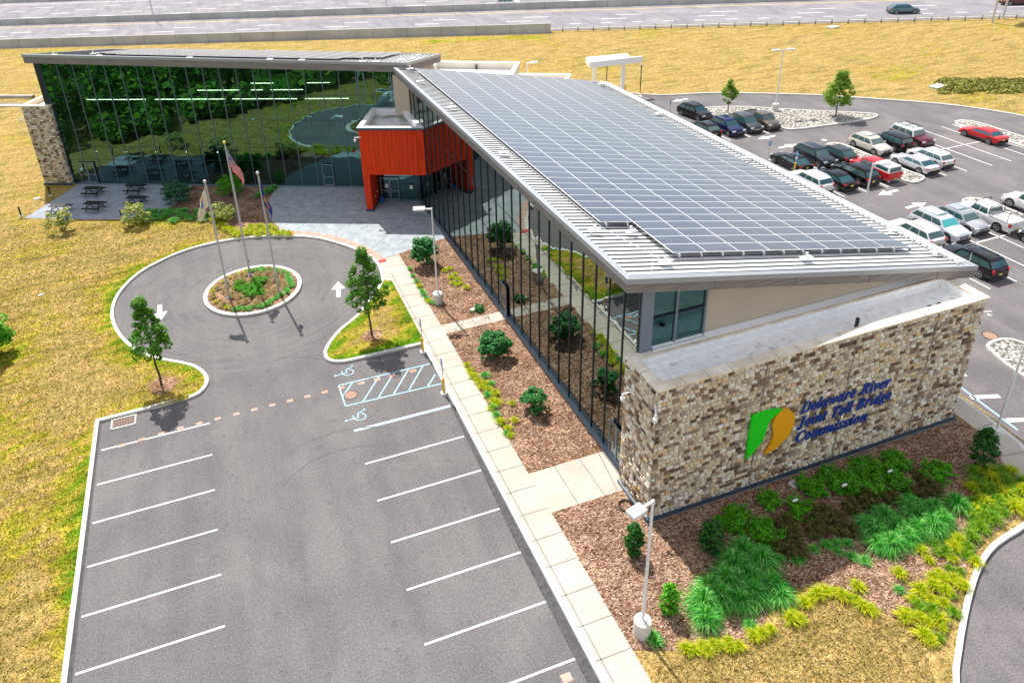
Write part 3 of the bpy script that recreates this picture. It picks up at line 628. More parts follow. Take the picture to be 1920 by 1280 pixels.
# --- roof of the near wing
b = BB(); m_ = 'roof_sheet'
b.add([(RX0+.3, RY0+.25, zr(RX0+.3)-.05), (RX1-.2, RY0+.25, zr(RX1-.2)-.05), (RX1-.2, RY1-.2, zr(RX1-.2)-.05), (RX0+.3, RY1-.2, zr(RX0+.3)-.05)], [(0, 1, 2, 3)], m_)
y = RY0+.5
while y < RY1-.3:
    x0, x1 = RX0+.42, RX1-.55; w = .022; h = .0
    b.hexa([(x0, y-w, zr(x0)-.06), (x1, y-w, zr(x1)-.06), (x1, y+w, zr(x1)-.06), (x0, y+w, zr(x0)-.06), (x0, y-w, zr(x0)+h), (x1, y-w, zr(x1)+h), (x1, y+w, zr(x1)+h), (x0, y+w, zr(x0)+h)], 'seam_shade')  # rib coloured dark so the seam's shadow band is in the material
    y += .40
b.add([(RX0+.1, RY0+.1, zr(RX0)-.62), (RX1-.1, RY0+.1, zr(RX1)-.62), (RX1-.1, RY1-.1, zr(RX1)-.62), (RX0+.1, RY1-.1, zr(RX0)-.62)], [(3, 2, 1, 0)], 'zinc_dark')
roof = b.build('roof')
def fascia(c, name='fascia'):
    b = BB()          # c: four corner points (x, y, z top)
    cx = sum(p[0] for p in c)/4; cy = sum(p[1] for p in c)/4
    def ins(p, d): v = Vector((cx-p[0], cy-p[1])); v = Vector((math.copysign(d, v.x), math.copysign(d, v.y))) if c is RC else v.normalized()*d*1.4; return (p[0]+v.x, p[1]+v.y)
    for i in range(4):
        p, q = c[i], c[(i+1) % 4]; pi, qi = ins(p, .28), ins(q, .28); p2, q2 = ins(p, .045), ins(q, .045)
        FH = .66 if c is RC else .80
        for (A, B, C, D, z1, z0, m) in ((p, q, qi, pi, .06, -.20, 'zinc'), (p2, q2, qi, pi, -.203, -FH, 'wood_fascia')):
            b.hexa([(A[0], A[1], p[2]+z0), (B[0], B[1], q[2]+z0), (C[0], C[1], q[2]+z0), (D[0], D[1], p[2]+z0), (A[0], A[1], p[2]+z1), (B[0], B[1], q[2]+z1), (C[0], C[1], q[2]+z1), (D[0], D[1], p[2]+z1)], m)
        L = (Vector(q)-Vector(p)).length; n = int(L/4.6)
        for k in range(1, n+1):
            t = k/(n+.6); u = Vector(p2+(p[2],)).lerp(Vector(q2+(q[2],)), t); o = (Vector(p)-Vector((*pi, p[2]))).normalized()*.0
            b.box((u.x, u.y, u.z-.43), (.05, .05, .455), 'joint_dark')
    return b
RC = [(RX0, RY0, zr(RX0)), (RX1, RY0, zr(RX1)), (RX1, RY1, zr(RX1)), (RX0, RY1, zr(RX0))]
fascia(RC).build('fascia', roof)
# --- solar panels: nine columns down the slope, 41 rows; the 100 nearest are parts of their own
PX0, PDX, PY0, PDY = 26.30, 1.842, -11.72, .883
def panel_mesh(tone):
    b = MB(); L = PDX*1.0198-.025; Wd = PDY-.022; h = .04
    b.box((0, 0, 0), (L, Wd, h), 'pv_frame')
    b.add([(-L/2+.02, -Wd/2+.02, h/2+.004), (L/2-.02, -Wd/2+.02, h/2+.004), (L/2-.02, Wd/2-.02, h/2+.004), (-L/2+.02, Wd/2-.02, h/2+.004)], [(0, 1, 2, 3)], 'pv_cells', tone)
    return b
UVQ = [(0, 0), (1, 0), (1, 1), (0, 1)]
def pane_uv(b): return [(0, 0)]*(4*(len(b.f)-1))+UVQ
protos = []
slots = []
for c in range(9):
    for r in range(41):
        if c == 0 and r < 4: continue
        slots.append((PX0+PDX*(c+.5), PY0+PDY*(r+.5)))
slots.sort(key=lambda p: (p[0]-CAM[0])**2+(p[1]-CAM[1])**2)
tilt = math.atan(.2); mesh_ = []
for k in range(4):
    b = panel_mesh((.15, .4, .65, .9)[k]); b.uv = pane_uv(b); o = b.build('solar_panel', roof); mesh_.append(o)
for i, (x, y) in enumerate(slots[:100]):
    o = mesh_[i] if i < 4 else mesh_[rnd.randrange(4)].copy()
    if i >= 4: COL.objects.link(o)
    o.location = (x-BO.x, y-BO.y, zr(x)+.26); o.rotation_euler = (0, tilt, 0)
b = BB(); b.uv = []
for (x, y) in slots[100:]:
    q = panel_mesh(rnd.choice((.15, .4, .65, .9))); cs, sn = math.cos(tilt), math.sin(tilt); o = len(b.v)
    b.v += [(x+p[0]*cs+p[2]*sn, y+p[1], zr(x)+.26-p[0]*sn+p[2]*cs) for p in q.v]
    for f, k, t in zip(q.f, q.m, q.tone): b.f.append(tuple(o+i for i in f)); b.m.append(b.mi(q.mats[k])); b.tone.append(t)
    b.uv += pane_uv(q)
tag(b.build('solar_panel', roof), kind='stuff')
# rails and clamps under the front edge of the array, snow guards on the low eave, roof anchors
b = BB()
for y0_, xa, xb in ((PY0-.02, PX0+PDX, PX0+9*PDX), (PY0+4*PDY-.02, PX0, PX0+PDX)):
    x = xa+.3
    while x < xb: b.box((x, y0_-.03, zr(x)+.17), (.07, .16, .16), 'steel'); x += .62 if (int(x*10) % 2) else 1.2
for yy in np.arange(PY0+.5, RY1-1.5, 1.77): b.beam((PX0+.1, yy, zr(PX0)+.20), (PX0+9*PDX, yy, zr(PX0+9*PDX)+.20), .05, .05, 'steel')
b.build('mounting_rail', roof)
b = BB()
for dx in (.95, .55):
    b.beam((RX1-dx, RY0+.6, zr(RX1-dx)+.16), (RX1-dx, RY1-.5, zr(RX1-dx)+.16), .09, .05, 'white_metal')
    y = RY0+.5
    while y < RY1-.3: b.box((RX1-dx, y, zr(RX1-dx)+.08), (.22, .2, .16), 'white_metal'); y += .40
b.build('snow_guard', roof)
for (x, y) in ((25.55, 2.5), (25.6, -8.95), (27.5, -9.1), (27.3, -12.35), (25.6, 12.6), (25.5, 20.2), (25.9, 24.6), (35.2, 24.7), (35.3, -12.4), (44.2, -12.2), (44.1, -9.4), (44.0, 3.0), (43.9, 14.0), (43.9, 23.8)):
    b = BB(); z = zr(x)+.19; b.box((x, y, z), (.6, .34, .02), 'white_metal').tube((x, y, z), (x, y, z+.2), .045, 'white_metal').tube((x, y, z+.2), (x, y, z+.26), .07, 'white_metal'); b.build('roof_anchor', roof)
b = BB()
for (x, y) in ((26.6, -12.5), (26.2, -13.0), (24.75, -12.6), (33.9, -13.2), (41.6, -13.2), (45.35, -13.3)): b.tube((x, y, zr(x)), (x, y, zr(x)+.62), .012, 'white_metal', n=5)
for a, c in (((26.3, -9.0), (27.3, -12.3)), ((26.2, -9.0), (26.1, 23.5))): b.tube((a[0], a[1], zr(a[0])+.16), (c[0], c[1], zr(c[0])+.16), .012, 'white_metal', n=4)
b.build('lightning_rod', roof)

# --- curtain walls
def curtain_wall(P, D, length, zb, ztop, spacing, start, gm, door_spans=(), trans=(2.7, 5.35, 8.05, 10.6), seed=1, side=-1, pt=0.0, mm='mullion'):
    """P base point, D direction, ztop(a) height of the head; the outside lies on the right of D when side is -1"""
    rg = random.Random(seed); nrm = Vector((D.y, -D.x, 0))*(1 if side < 0 else -1)
    Q = lambda a, o, z: (P.x+D.x*a+nrm.x*o, P.y+D.y*a+nrm.y*o, z)
    b = BB(); rz = math.atan2(D.y, D.x)
    b.hexa([Q(0, -.12, .0), Q(length, -.12, .0), Q(length, .10, .0), Q(0, .10, .0), Q(0, -.12, zb), Q(length, -.12, zb), Q(length, .09, zb), Q(0, .09, zb)], 'sill_metal')
    b.hexa([Q(0, .10, .0), Q(length, .10, .0), Q(length, .26, .0), Q(0, .26, .0), Q(0, .10, .19), Q(length, .10, .19), Q(length, .26, .17), Q(0, .26, .17)], 'sill_metal')
    for t in trans: b.hexa([Q(0, -.06, t-.02), Q(length, -.06, t-.02), Q(length, .012, t-.02), Q(0, .012, t-.02), Q(0, -.06, t+.02), Q(length, -.06, t+.02), Q(length, .012, t+.02), Q(0, .012, t+.02)], 'mullion')
    cw = b.build('curtain_wall')
    pos = [0.0]; a = start
    while a < length-.3:
        if a > .25: pos.append(a)
        a += spacing
    pos.append(length)
    for a in pos:
        b = BB(); w = .031; z0 = zb if not any(d0+.05 < a < d1-.05 for d0, d1, _ in door_spans) else 2.45
        zt = ztop(a); b.hexa([Q(a-w, -.10, z0), Q(a+w, -.10, z0), Q(a+w, .05, z0), Q(a-w, .05, z0), Q(a-w, -.10, zt), Q(a+w, -.10, zt), Q(a+w, .05, zt), Q(a-w, .05, zt)], mm)
        b.build('mullion', cw)
    lv = [zb]+list(trans)
    for a0, a1 in zip(pos[:-1], pos[1:]):
        b = BB()
        for i, z0 in enumerate(lv):
            z1 = lv[i+1] if i+1 < len(lv) else min(ztop(a0), ztop(a1))
            if z1-z0 < .1: continue
            j = [rg.uniform(-.0035, .0035) for _ in range(3)]
            tl = -pt*(z1-z0); b.add([Q(a0+.02, j[0], z0), Q(a1-.02, j[1], z0), Q(a1-.02, j[2]+tl, z1), Q(a0+.02, j[0]+j[2]-j[1]+tl, z1)], [(0, 1, 2, 3) if side < 0 else (3, 2, 1, 0)], gm)
        b.build('window_pane', cw)
    return Q
def door(Q, a0, a1, z0=.15, h=2.35, double=False, glass='facade_glass', o=.09):
    b = BB(); w = .08
    bar = lambda a, c, z, e, o0=o, o1=o+.07, m='sill_metal': b.hexa([Q(a, o0, z), Q(c, o0, z), Q(c, o1, z), Q(a, o1, z), Q(a, o0, e), Q(c, o0, e), Q(c, o1, e), Q(a, o1, e)], m)
    bar(a0, a0+w, z0, z0+h); bar(a1-w, a1, z0, z0+h); bar(a0+w, a1-w, z0+h-w, z0+h); bar(a0+w, a1-w, z0, z0+.25)
    bar(a0+w, a1-w, z0+1.0, z0+1.08)
    if double: bar((a0+a1)/2-w, (a0+a1)/2+w, z0+.25, z0+h-w)
    d = b.build('door')
    b = BB(); b.add([Q(a0+w, o+.03, z0+.25), Q(a1-w, o+.03, z0+.25), Q(a1-w, o+.03, z0+h-w), Q(a0+w, o+.03, z0+h-w)], [(0, 1, 2, 3)], glass); b.build('door_pane', d)
    for k in ((-.17, .17) if double else (.0,)):
        b = BB(); a = (a0+a1)/2+k if double else a0+.2; b.tube(Q(a, o+.14, z0+.85), Q(a, o+.14, z0+1.3), .025, 'steel', n=8).beam(Q(a, o+.05, z0+.9), Q(a, o+.14, z0+.9), .03, .03, 'steel').beam(Q(a, o+.05, z0+1.25), Q(a, o+.14, z0+1.25), .03, .03, 'steel'); b.build('handle', d)
    return d
# west wall of the near wing, seen from the car park: runs from the red block towards the camera
LW = 38.25
Qw = curtain_wall(Vector((XW, 25.45, 0)), Vector((0, -1, 0)), LW, .2, lambda a: zr(XW)-.58, 1.37, 1.31, 'facade_glass_side', [(21.0, 22.3, 0), (36.25, 37.75, 0)], seed=3)
door(Qw, 21.15, 22.25, glass='facade_glass_side'); door(Qw, 36.35, 37.75, double=True, glass='facade_glass_side')
# opaque shell and interior of the near wing
b = BB(); XE = 44.4; YN = RY1-.7; YS = -12.8
b.add([(XE, YS, 0), (XE, YN, 0), (XE, YN, zr(XE)-.6), (XE, YS, zr(XE)-.6)], [(0, 1, 2, 3)], 'stucco')
b.add([(XW, YN+.55, 0), (XE, YN+.55, 0), (XE, YN+.55, zr(XE)-.6), (XW, YN+.55, zr(XW)-.6)], [(3, 2, 1, 0)], 'stucco')
b.add([(29.45, YS, 0), (XE, YS, 0), (XE, YS, zr(XE)-.6), (29.45, YS, zr(29.45)-.6)], [(0, 1, 2, 3)], 'stucco')
b.add([(XW+.1, YS, 0), (29.45, YS, 0), (29.45, YS, 7.75), (XW+.1, YS, 7.75)], [(0, 1, 2, 3)], 'stucco')
b.add([(29.45, YS, 7.7), (29.45, YS+.18, 7.7), (29.45, YS+.18, zr(29.45)-.6), (29.45, YS, zr(29.45)-.6)], [(0, 1, 2, 3)], 'dark_trim')
b.build('wall')
b = BB(); b.add([(31.5, YS+.1, 0), (31.5, YN, 0), (31.5, YN, 11), (31.5, YS+.1, 11)], [(3, 2, 1, 0)], 'interior_dark')
b.add([(XW+.1, YS+.1, .15), (31.5, YS+.1, .15), (31.5, YN, .15), (XW+.1, YN, .15)], [(0, 1, 2, 3)], 'interior_floor'); b.add([(XW+.5, YS+.2, 5.2), (31.5, YS+.2, 5.2), (31.5, YN, 5.2), (XW+.5, YN, 5.2)], [(0, 1, 2, 3)], 'interior_dark')
b.build('interior')
# corner window looking over the stone annex
b = BB(); zt = lambda x: zr(x)-.6
b.hexa([(XW+.02, YS-.16, 7.78), (XW+.62, YS-.16, 7.78), (XW+.62, YS+.2, 7.78), (XW+.02, YS+.2, 7.78), (XW+.02, YS-.16, zt(XW)), (XW+.62, YS-.16, zt(XW+.62)), (XW+.62, YS+.2, zt(XW+.62)), (XW+.02, YS+.2, zt(XW))], 'sill_metal')
for x in (27.75, 29.33): b.hexa([(x, YS-.1, 7.95), (x+.1, YS-.1, 7.95), (x+.1, YS+.1, 7.95), (x, YS+.1, 7.95), (x, YS-.1, zt(x)), (x+.1, YS-.1, zt(x+.1)), (x+.1, YS+.1, zt(x+.1)), (x, YS+.1, zt(x))], 'sill_metal')
b.box((27.99, YS-.02, 7.87), (2.9, .34, .18), 'sill_metal').box((27.99, YS-.03, 9.55), (2.68, .12, .08), 'mullion')
cwn = b.build('corner_window'); b = BB()
for x0, x1 in ((26.54, 27.75), (27.85, 29.33)): b.add([(x0, YS, 7.96), (x1, YS, 7.96), (x1, YS+.004, zt(x1)), (x0, YS+.004, zt(x0))], [(0, 1, 2, 3)], 'facade_glass')
b.build('window_pane', cwn)

# --- stone clad walls: every stone is a chamfered block
def stone_face(b, P, D, nrm, W, Hh, seed, z0=.0, sc=1.0):
    rg = random.Random(seed); D = Vector(D); nrm = Vector(nrm); Z = Vector((0, 0, 1)); P = Vector(P); busy = []
    z = z0
    b.add([P+Z*z0, P+D*W+Z*z0, P+D*W+Z*Hh, P+Z*Hh], [(0, 1, 2, 3)], 'mortar')
    while z < Hh-.04:
        h = min(rg.uniform(.17, .26)*sc, Hh-z)
        if Hh-z-h < .1: h = Hh-z
        x = 0.0 if rg.random() < .5 else -rg.uniform(0, .3)
        while x < W-.02:
            w = rg.uniform(.19, .38)*sc
            if rg.random() < .07: w *= 1.5
            xa, xb = max(x, 0), min(x+w, W)
            if W-xb < .1: xb = W
            x += w
            if xb-xa < .05: continue
            g = .018; dep = rg.uniform(.035, .075); j = lambda: rg.uniform(-.022, .022); c = .035
            if rg.random() < .08 and h > .24: rows = ((z, z+h*.5), (z+h*.5, z+h))
            else: rows = ((z, z+h),)
            for (za, zb_) in rows:
                o = [(xa+g, za+g), (xb-g, za+g), (xb-g, zb_-g), (xa+g, zb_-g)]
                o = [(p+j()*.6, q+j()*.6) for p, q in o]
                o = [(min(max(p, 0.0), W), min(max(q, z0), Hh)) for p, q in o]; cx = sum(p for p, q in o)/4; cy = sum(q for p, q in o)/4
                i = [(p+math.copysign(min(c, abs(cx-p)*.5), cx-p)+j()*.6, q+math.copysign(min(c, abs(cy-q)*.5), cy-q)+j()*.6) for p, q in o]
                vs = [P+D*p+Z*q+nrm*.004 for p, q in o]+[P+D*p+Z*q+nrm*(dep+j()*.4) for p, q in i]
                b.add(vs, [(4, 5, 6, 7), (0, 1, 5, 4), (1, 2, 6, 5), (2, 3, 7, 6), (3, 0, 4, 7)], 'field_stone', min(.999, max(.001, rg.random())))
        z += h
AX0, AX1, AY0, AZ = 25.32, 44.12, -15.5, 7.78
b = BB(); stone_face(b, (AX0, AY0, 0), (1, 0, 0), (0, -1, 0), AX1-AX0, AZ, 11); stone_face(b, (AX0, YS, 0), (0, -1, 0), (-1, 0, 0), YS-AY0, AZ, 12); stone_face(b, (AX1, AY0, 0), (0, 1, 0), (1, 0, 0), YS-AY0, AZ, 13)
b.add([(XW+.02, YS, 0), (AX0, YS, 0), (AX0, YS, AZ), (XW+.02, YS, AZ)], [(0, 1, 2, 3)], 'mortar')
sw = b.build('stone_wall')
b = BB(); b.box(((AX0+AX1)/2, AY0-.06, .2), (AX1-AX0+.26, .16, .3), 'dark_trim').box((AX0-.06, (AY0+YS)/2, .2), (.16, YS-AY0-.1, .3), 'sill_metal').box(((AX0+AX1)/2, AY0-.17, .08), (AX1-AX0+.4, .1, .16), 'joint_dark'); b.build('wall_base', sw)
for x in (30.95, 36.0, 41.0):
    b = BB(); b.box((x, AY0-.05, 4), (.03, .1, 7.4), 'mortar'); b.build('expansion_joint', sw)
def parapet(pts, z, w=.42, m='coping_stone', inner='membrane', floor_drop=.45, fl='membrane', name='coping', parent=None, ov=.09, edge=.11, side=None):
    """coping ring on a closed outline (counter-clockwise), inner faces and the flat roof inside"""
    b = BB(); n = len(pts); cn = Vector((sum(p[0] for p in pts)/n, sum(p[1] for p in pts)/n)); 
    def offs(d):
        out = []
        for i in range(n):
            a, p, c = Vector(pts[i-1][:2]), Vector(pts[i][:2]), Vector(pts[(i+1) % n][:2]); t1 = (p-a).normalized(); t2 = (c-p).normalized()
            n1 = Vector((t1.y, -t1.x)); n2 = Vector((t2.y, -t2.x)); nn = (n1+n2).normalized(); out.append(p+nn*(d/max(.4, nn.dot(n1))))
        return out
    O, I = offs(ov), offs(-w)
    for i in range(n):
        j = (i+1) % n
        b.hexa([(*O[i], z), (*O[j], z), (*I[j], z), (*I[i], z), (*O[i], z+edge), (*O[j], z+edge), (*I[j], z+edge), (*I[i], z+edge)], m)
    cp = b.build(name, parent); J = offs(-w+.06)
    b = BB(); b.poly([tuple(p) for p in J], z-floor_drop, fl)
    for i in range(n):
        j = (i+1) % n; b.add([(*J[i], z-floor_drop-.02), (*J[j], z-floor_drop-.02), (*I[j], z+.01), (*I[i], z+.01)], [(3, 2, 1, 0)], inner)
    b.build('flat_roof', parent); return cp
parapet([(AX0, AY0), (AX1, AY0), (AX1, YS-.06), (AX0, YS-.06)], AZ, parent=sw, floor_drop=.42)
b = BB(); xx = AX0+1.3
while xx < AX1-.4: b.box((xx, AY0+.16, AZ+.056), (.018, .53, .115), 'joint_dark'); xx += 1.22
b.box((AX0+.16, -14.2, AZ+.056), (.53, .018, .115), 'joint_dark'); b.build('coping_joint', sw)
b = BB(); b.hexa([(26.6, YS-.52, 7.3), (43.6, YS-.52, 7.3), (43.6, YS-.02, 7.3), (26.6, YS-.02, 7.3), (26.6, YS-.40, 7.86), (43.6, YS-.40, 7.86), (43.6, YS-.02, 8.02), (26.6, YS-.02, 8.02)], 'white_paint'); b.build('flashing', sw)
for (x, y) in ((27.2, -14.95), (28.6, -14.95), (42.2, -14.6), (41.6, -14.6)):
    b = BB(); b.tube((x, y, 7.36), (x, y, 7.46), .17, 'plastic_dark', .10, 12); b.build('roof_drain', sw)
b = BB(); b.tube((36.9, -14.6, 7.3), (36.9, -14.6, 7.95), .09, 'plastic_dark', n=12); b.build('vent_pipe', sw)

# --- sign on the stone wall
SY = AY0-.09
def outline(pts, depth, m, name, parent):
    q = smooth_path(pts, True, 6); p = []
    for a_ in q:
        if not p or (abs(a_[0]-p[-1][0])+abs(a_[1]-p[-1][1]) > .012 and abs(a_[0]-p[0][0])+abs(a_[1]-p[0][1]) > .012): p.append(a_)
    b = BB(); n = len(p); tri = delaunay_2d_cdt([Vector(a_) for a_ in p], [(i, (i+1) % n) for i in range(n)], [list(range(n))], 1, 1e-5)
    back = {}
    for i, oi in enumerate(tri[3]): back[i] = oi[0] if oi else 0
    tri = [[back[i] for i in t] for t in tri[2]]
    vs = [(x, SY, z) for x, z in p]+[(x, SY-depth, z) for x, z in p]; fs = []
    for t in tri:
        a, c, d = (p[i] for i in t); s_ = (c[0]-a[0])*(d[1]-a[1])-(c[1]-a[1])*(d[0]-a[0]); fs.append(tuple(n+i for i in (t if s_ > 0 else t[::-1])))
    ar = sum(p[i][0]*p[(i+1) % n][1]-p[(i+1) % n][0]*p[i][1] for i in range(n))
    fs += [((i, (i+1) % n, n+(i+1) % n, n+i) if ar > 0 else (n+i, n+(i+1) % n, (i+1) % n, i)) for i in range(n)]
    b.add(vs, fs, m); return b.build(name, parent)
sg = sw
def cusp(p): return [p, p, p]
outline([(30.44, 2.30)]*3+[(30.40, 3.6)]+[(30.42, 4.92)]*3+[(31.0, 4.96), (31.6, 4.92)]+[(32.12, 4.77)]*3+[(31.78, 4.55), (31.48, 4.27), (31.36, 3.8), (31.28, 3.33), (31.0, 2.85), (30.75, 2.55)], .12, 'logo_green', 'logo_leaf', sg)
outline([(31.53, 2.22)]*3+[(31.80, 2.85), (31.82, 3.43), (31.70, 3.9), (31.76, 4.38), (32.14, 4.74), (32.62, 4.55), (32.93, 4.1), (32.95, 3.6), (32.80, 3.05), (32.4, 2.6), (32.0, 2.35)], .12, 'logo_orange', 'logo_leaf', sg)
def lettering(text, x0, x1, zb, cap, parent):
    up, lo = 0x1D468, 0x1D482
    s = ''.join(chr(up+ord(c)-65) if c.isupper() else chr(lo+ord(c)-97) if c.islower() else c for c in text)
    cu = bpy.data.curves.new('letters', 'FONT'); cu.body = s; cu.extrude = .02; cu.resolution_u = 3; cu.offset = .008; cu.space_character = 1.06
    t = bpy.data.objects.new('letters', cu); COL.objects.link(t); dg = bpy.context.evaluated_depsgraph_get(); dg.update()
    me = bpy.data.meshes.new_from_object(t.evaluated_get(dg)); bpy.data.objects.remove(t)
    co = np.zeros(len(me.vertices)*3, 'f'); me.vertices.foreach_get('co', co); co = co.reshape(-1, 3)
    mn, mx = co.min(0), co.max(0); hh = cap/.68
    out = np.c_[(co[:, 0]-mn[0])/(mx[0]-mn[0])*(x1-x0)+x0-BO.x, np.full(len(co), SY-.03)-co[:, 2], zb+co[:, 1]*hh]
    me.vertices.foreach_set('co', out.astype('f').ravel()); me.materials.clear(); me.materials.append(MAT['letter_blue']); me.update()
    o = bpy.data.objects.new('lettering', me); COL.objects.link(o); o.parent = parent
lettering('Delaware River', 33.3, 38.8, 4.05, .66, sg); lettering('Joint Toll Bridge', 33.3, 39.05, 3.15, .66, sg); lettering('Commission', 33.35, 37.75, 2.22, .66, sg)

# --- back wing, in its own axes: a runs along the glass front, w goes back
BU = Vector((.8893, -.4573, 0)); BW = Vector((.4573, .8893, 0)); BP = Vector((-5.4, 43.7, 0))
U = lambda a, w, z=0.0: tuple(BP+BU*a+BW*w+Vector((0, 0, z)))
RB = [U(-.85, -1.2, 13.72), U(36.0, -1.2, 12.5), U(36.7, 12, 10.02), U(-.85, 12, 11.05)]
def zb2(a, w):
    s = (a+.85)/37.2; t = (w+1.2)/13.2; return (1-t)*((1-s)*13.72+s*12.5)+t*((1-s)*11.05+s*10.02)
b = BB(); n = 16; vs = []; 
for i in range(n+1):
    for j in range(2): a = -.6+36.7*i/n; w = -.95+12.7*j; vs.append(U(a, w, zb2(a, w)-.04))
b.add(vs, [(2*i, 2*i+2, 2*i+3, 2*i+1) for i in range(n)], 'roof_sheet'); b.add([(v[0], v[1], v[2]-.6) for v in vs], [(2*i+1, 2*i+3, 2*i+2, 2*i) for i in range(n)], 'zinc_dark')
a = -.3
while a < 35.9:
    w0, w1 = -.8, 11.6; b.hexa([U(a-.03, w0, zb2(a, w0)-.05), U(a+.03, w0, zb2(a, w0)-.05), U(a+.03, w1, zb2(a, w1)-.05), U(a-.03, w1, zb2(a, w1)-.05), U(a-.03, w0, zb2(a, w0)+.02), U(a+.03, w0, zb2(a, w0)+.02), U(a+.03, w1, zb2(a, w1)+.02), U(a-.03, w1, zb2(a, w1)+.02)], 'seam_shade'); a += .42
roof2 = b.build('roof'); fascia(RB).build('fascia', roof2)
b = BB(); b.uv = []
for i in range(17):
    for j in range(11):
        a, w = 4.4+1.66*i, .35+.98*j
        if a > 31.3-.0*j or (j < 2 and i > 14) or (i < 3 and j < 2-i) or (i == 16 and j < 3): continue
        a1, w1 = a+1.62, w+.94; q = [U(a, w, zb2(a, w)+.2), U(a1, w, zb2(a1, w)+.2), U(a1, w1, zb2(a1, w1)+.2), U(a, w1, zb2(a, w1)+.2)]
        b.hexa([(p[0], p[1], p[2]-.05) for p in q]+q, 'pv_frame'); b.uv += [(0, 0)]*24
        e = .035; q = [U(a+e, w+e, zb2(a, w)+.205), U(a1-e, w+e, zb2(a1, w)+.205), U(a1-e, w1-e, zb2(a1, w1)+.205), U(a+e, w1-e, zb2(a, w1)+.205)]; b.add(q, [(0, 1, 2, 3)], 'pv_cells', rnd.choice((.2, .5, .8))); b.uv += UVQ
tag(b.build('solar_panel', roof2), kind='stuff')
for a, w in ((6.5, -.45), (15.5, -.5), (23.2, -.5), (26.2, -.5), (31.8, -.45), (33.0, -.4), (34.6, 2.6), (35.2, 4.8), (34.8, 9.5), (2.0, -.5), (4.2, 2.2), (9.0, 11.4), (18.0, 11.5)):
    b = BB(); z = zb2(a, w)+.06; b.box(U(a, w, z), (.6, .34, .02), 'white_metal', -.475); b.tube(U(a, w, z), U(a, w, z+.22), .04, 'white_metal').tube(U(a, w, z+.2), U(a, w, z+.26), .06, 'white_metal'); b.build('roof_anchor', roof2)
zt2 = lambda a: zb2(a, 0)-.62
Qb = curtain_wall(Vector(U(-.2, 0)), BU, 36.2, .2, lambda a: zt2(a-.2), 1.63, .13, 'facade_glass', [(1.0, 2.9, 0), (26.7, 27.9, 0)], trans=(2.75, 4.15, 6.9, 9.3), seed=5, pt=.0085, mm='mullion_blue')
door(Qb, 1.05, 2.85, double=True); door(Qb, 26.75, 27.85)
b = BB()
b.hexa([U(-.75, -.12, 0), U(-.2, -.12, 0), U(-.2, .5, 0), U(-.75, .5, 0), U(-.75, -.12, zt2(-.75)), U(-.2, -.12, zt2(-.2)), U(-.2, .5, zt2(-.2)), U(-.75, .5, zt2(-.75))], 'mullion')
b.build('corner_post')
b = BB()
b.add([U(-.3, .3, 0), U(-.3, 11, 0), U(-.3, 11, zb2(0, 11)-.6), U(-.3, .3, zb2(0, .3)-.6)], [(0, 1, 2, 3)], 'stucco'); b.add([U(-.2, 11.2, 0), U(36, 11.2, 0), U(36, 11.2, zb2(36, 11.2)-.6), U(-.2, 11.2, zb2(0, 11.2)-.6)], [(0, 1, 2, 3)], 'stucco')
b.add([U(35.95, 0, 0), U(35.95, 11.2, 0), U(35.95, 11.2, zb2(36, 11.2)-.6), U(35.95, 0, zb2(36, 0)-.6)], [(0, 1, 2, 3)], 'stucco')
b.hexa([U(34.55, -1.0, 7.7), U(36.0, -1.0, 7.7), U(36.0, 1, 7.7), U(34.55, 1, 7.7), U(34.55, -1.0, 11.4), U(36.0, -1.0, 11.4), U(36.0, 1, 11.4), U(34.55, 1, 11.4)], 'stucco')
for k in range(5): b.hexa([U(35.97, 3.2+k*.55, 8.8), U(36.0, 3.2+k*.55, 8.8), U(36.0, 3.5+k*.55, 8.8), U(35.97, 3.5+k*.55, 8.8), U(35.97, 3.2+k*.55, 10.6), U(36.0, 3.2+k*.55, 10.6), U(36.0, 3.5+k*.55, 10.6), U(35.97, 3.5+k*.55, 10.6)], 'mullion')
b.build('wall')
b = BB(); b.add([U(-.1, .2, .15), U(35.9, .2, .15), U(35.9, 9, .15), U(-.1, 9, .15)], [(0, 1, 2, 3)], 'interior_floor'); b.add([U(-.1, 9, 0), U(35.9, 9, 0), U(35.9, 9, 10.2), U(-.1, 9, 10.2)], [(0, 1, 2, 3)], 'interior_dark')
b.add([U(-.1, 2.6, 4.2), U(35.9, 2.6, 4.2), U(35.9, 9, 4.2), U(-.1, 9, 4.2)], [(0, 1, 2, 3)], 'interior_dark'); b.build('interior')
for (a0, a1, w, z) in ((2.6, 8.9, 1.6, 8.5), (9.9, 17.2, 1.6, 8.5), (17.9, 24.4, 1.6, 8.5), (25.2, 29.5, 1.6, 8.5), (12.9, 17.4, 4.6, 8.5), (18.6, 19.8, 4.6, 8.5), (20.6, 24.0, 4.6, 8.5), (17.6, 20.0, 7.0, 8.5), (23.6, 26, 7.0, 8.5)):
    b = BB(); b.beam(U(a0, w, z), U(a1, w, z), .09, .05, 'lamp_glow'); b.build('strip_light')
for a in (2.3, 5.6, 8.9, 12.2, 15.5):
    b = BB(); c = U(a, 1.3, 3.1); b.tube(c, (c[0], c[1], 3.22), .12, 'lamp_glow', .04, 8).tube((c[0], c[1], 3.2), (c[0], c[1], 4.1), .01, 'steel', n=4); b.build('pendant_lamp')
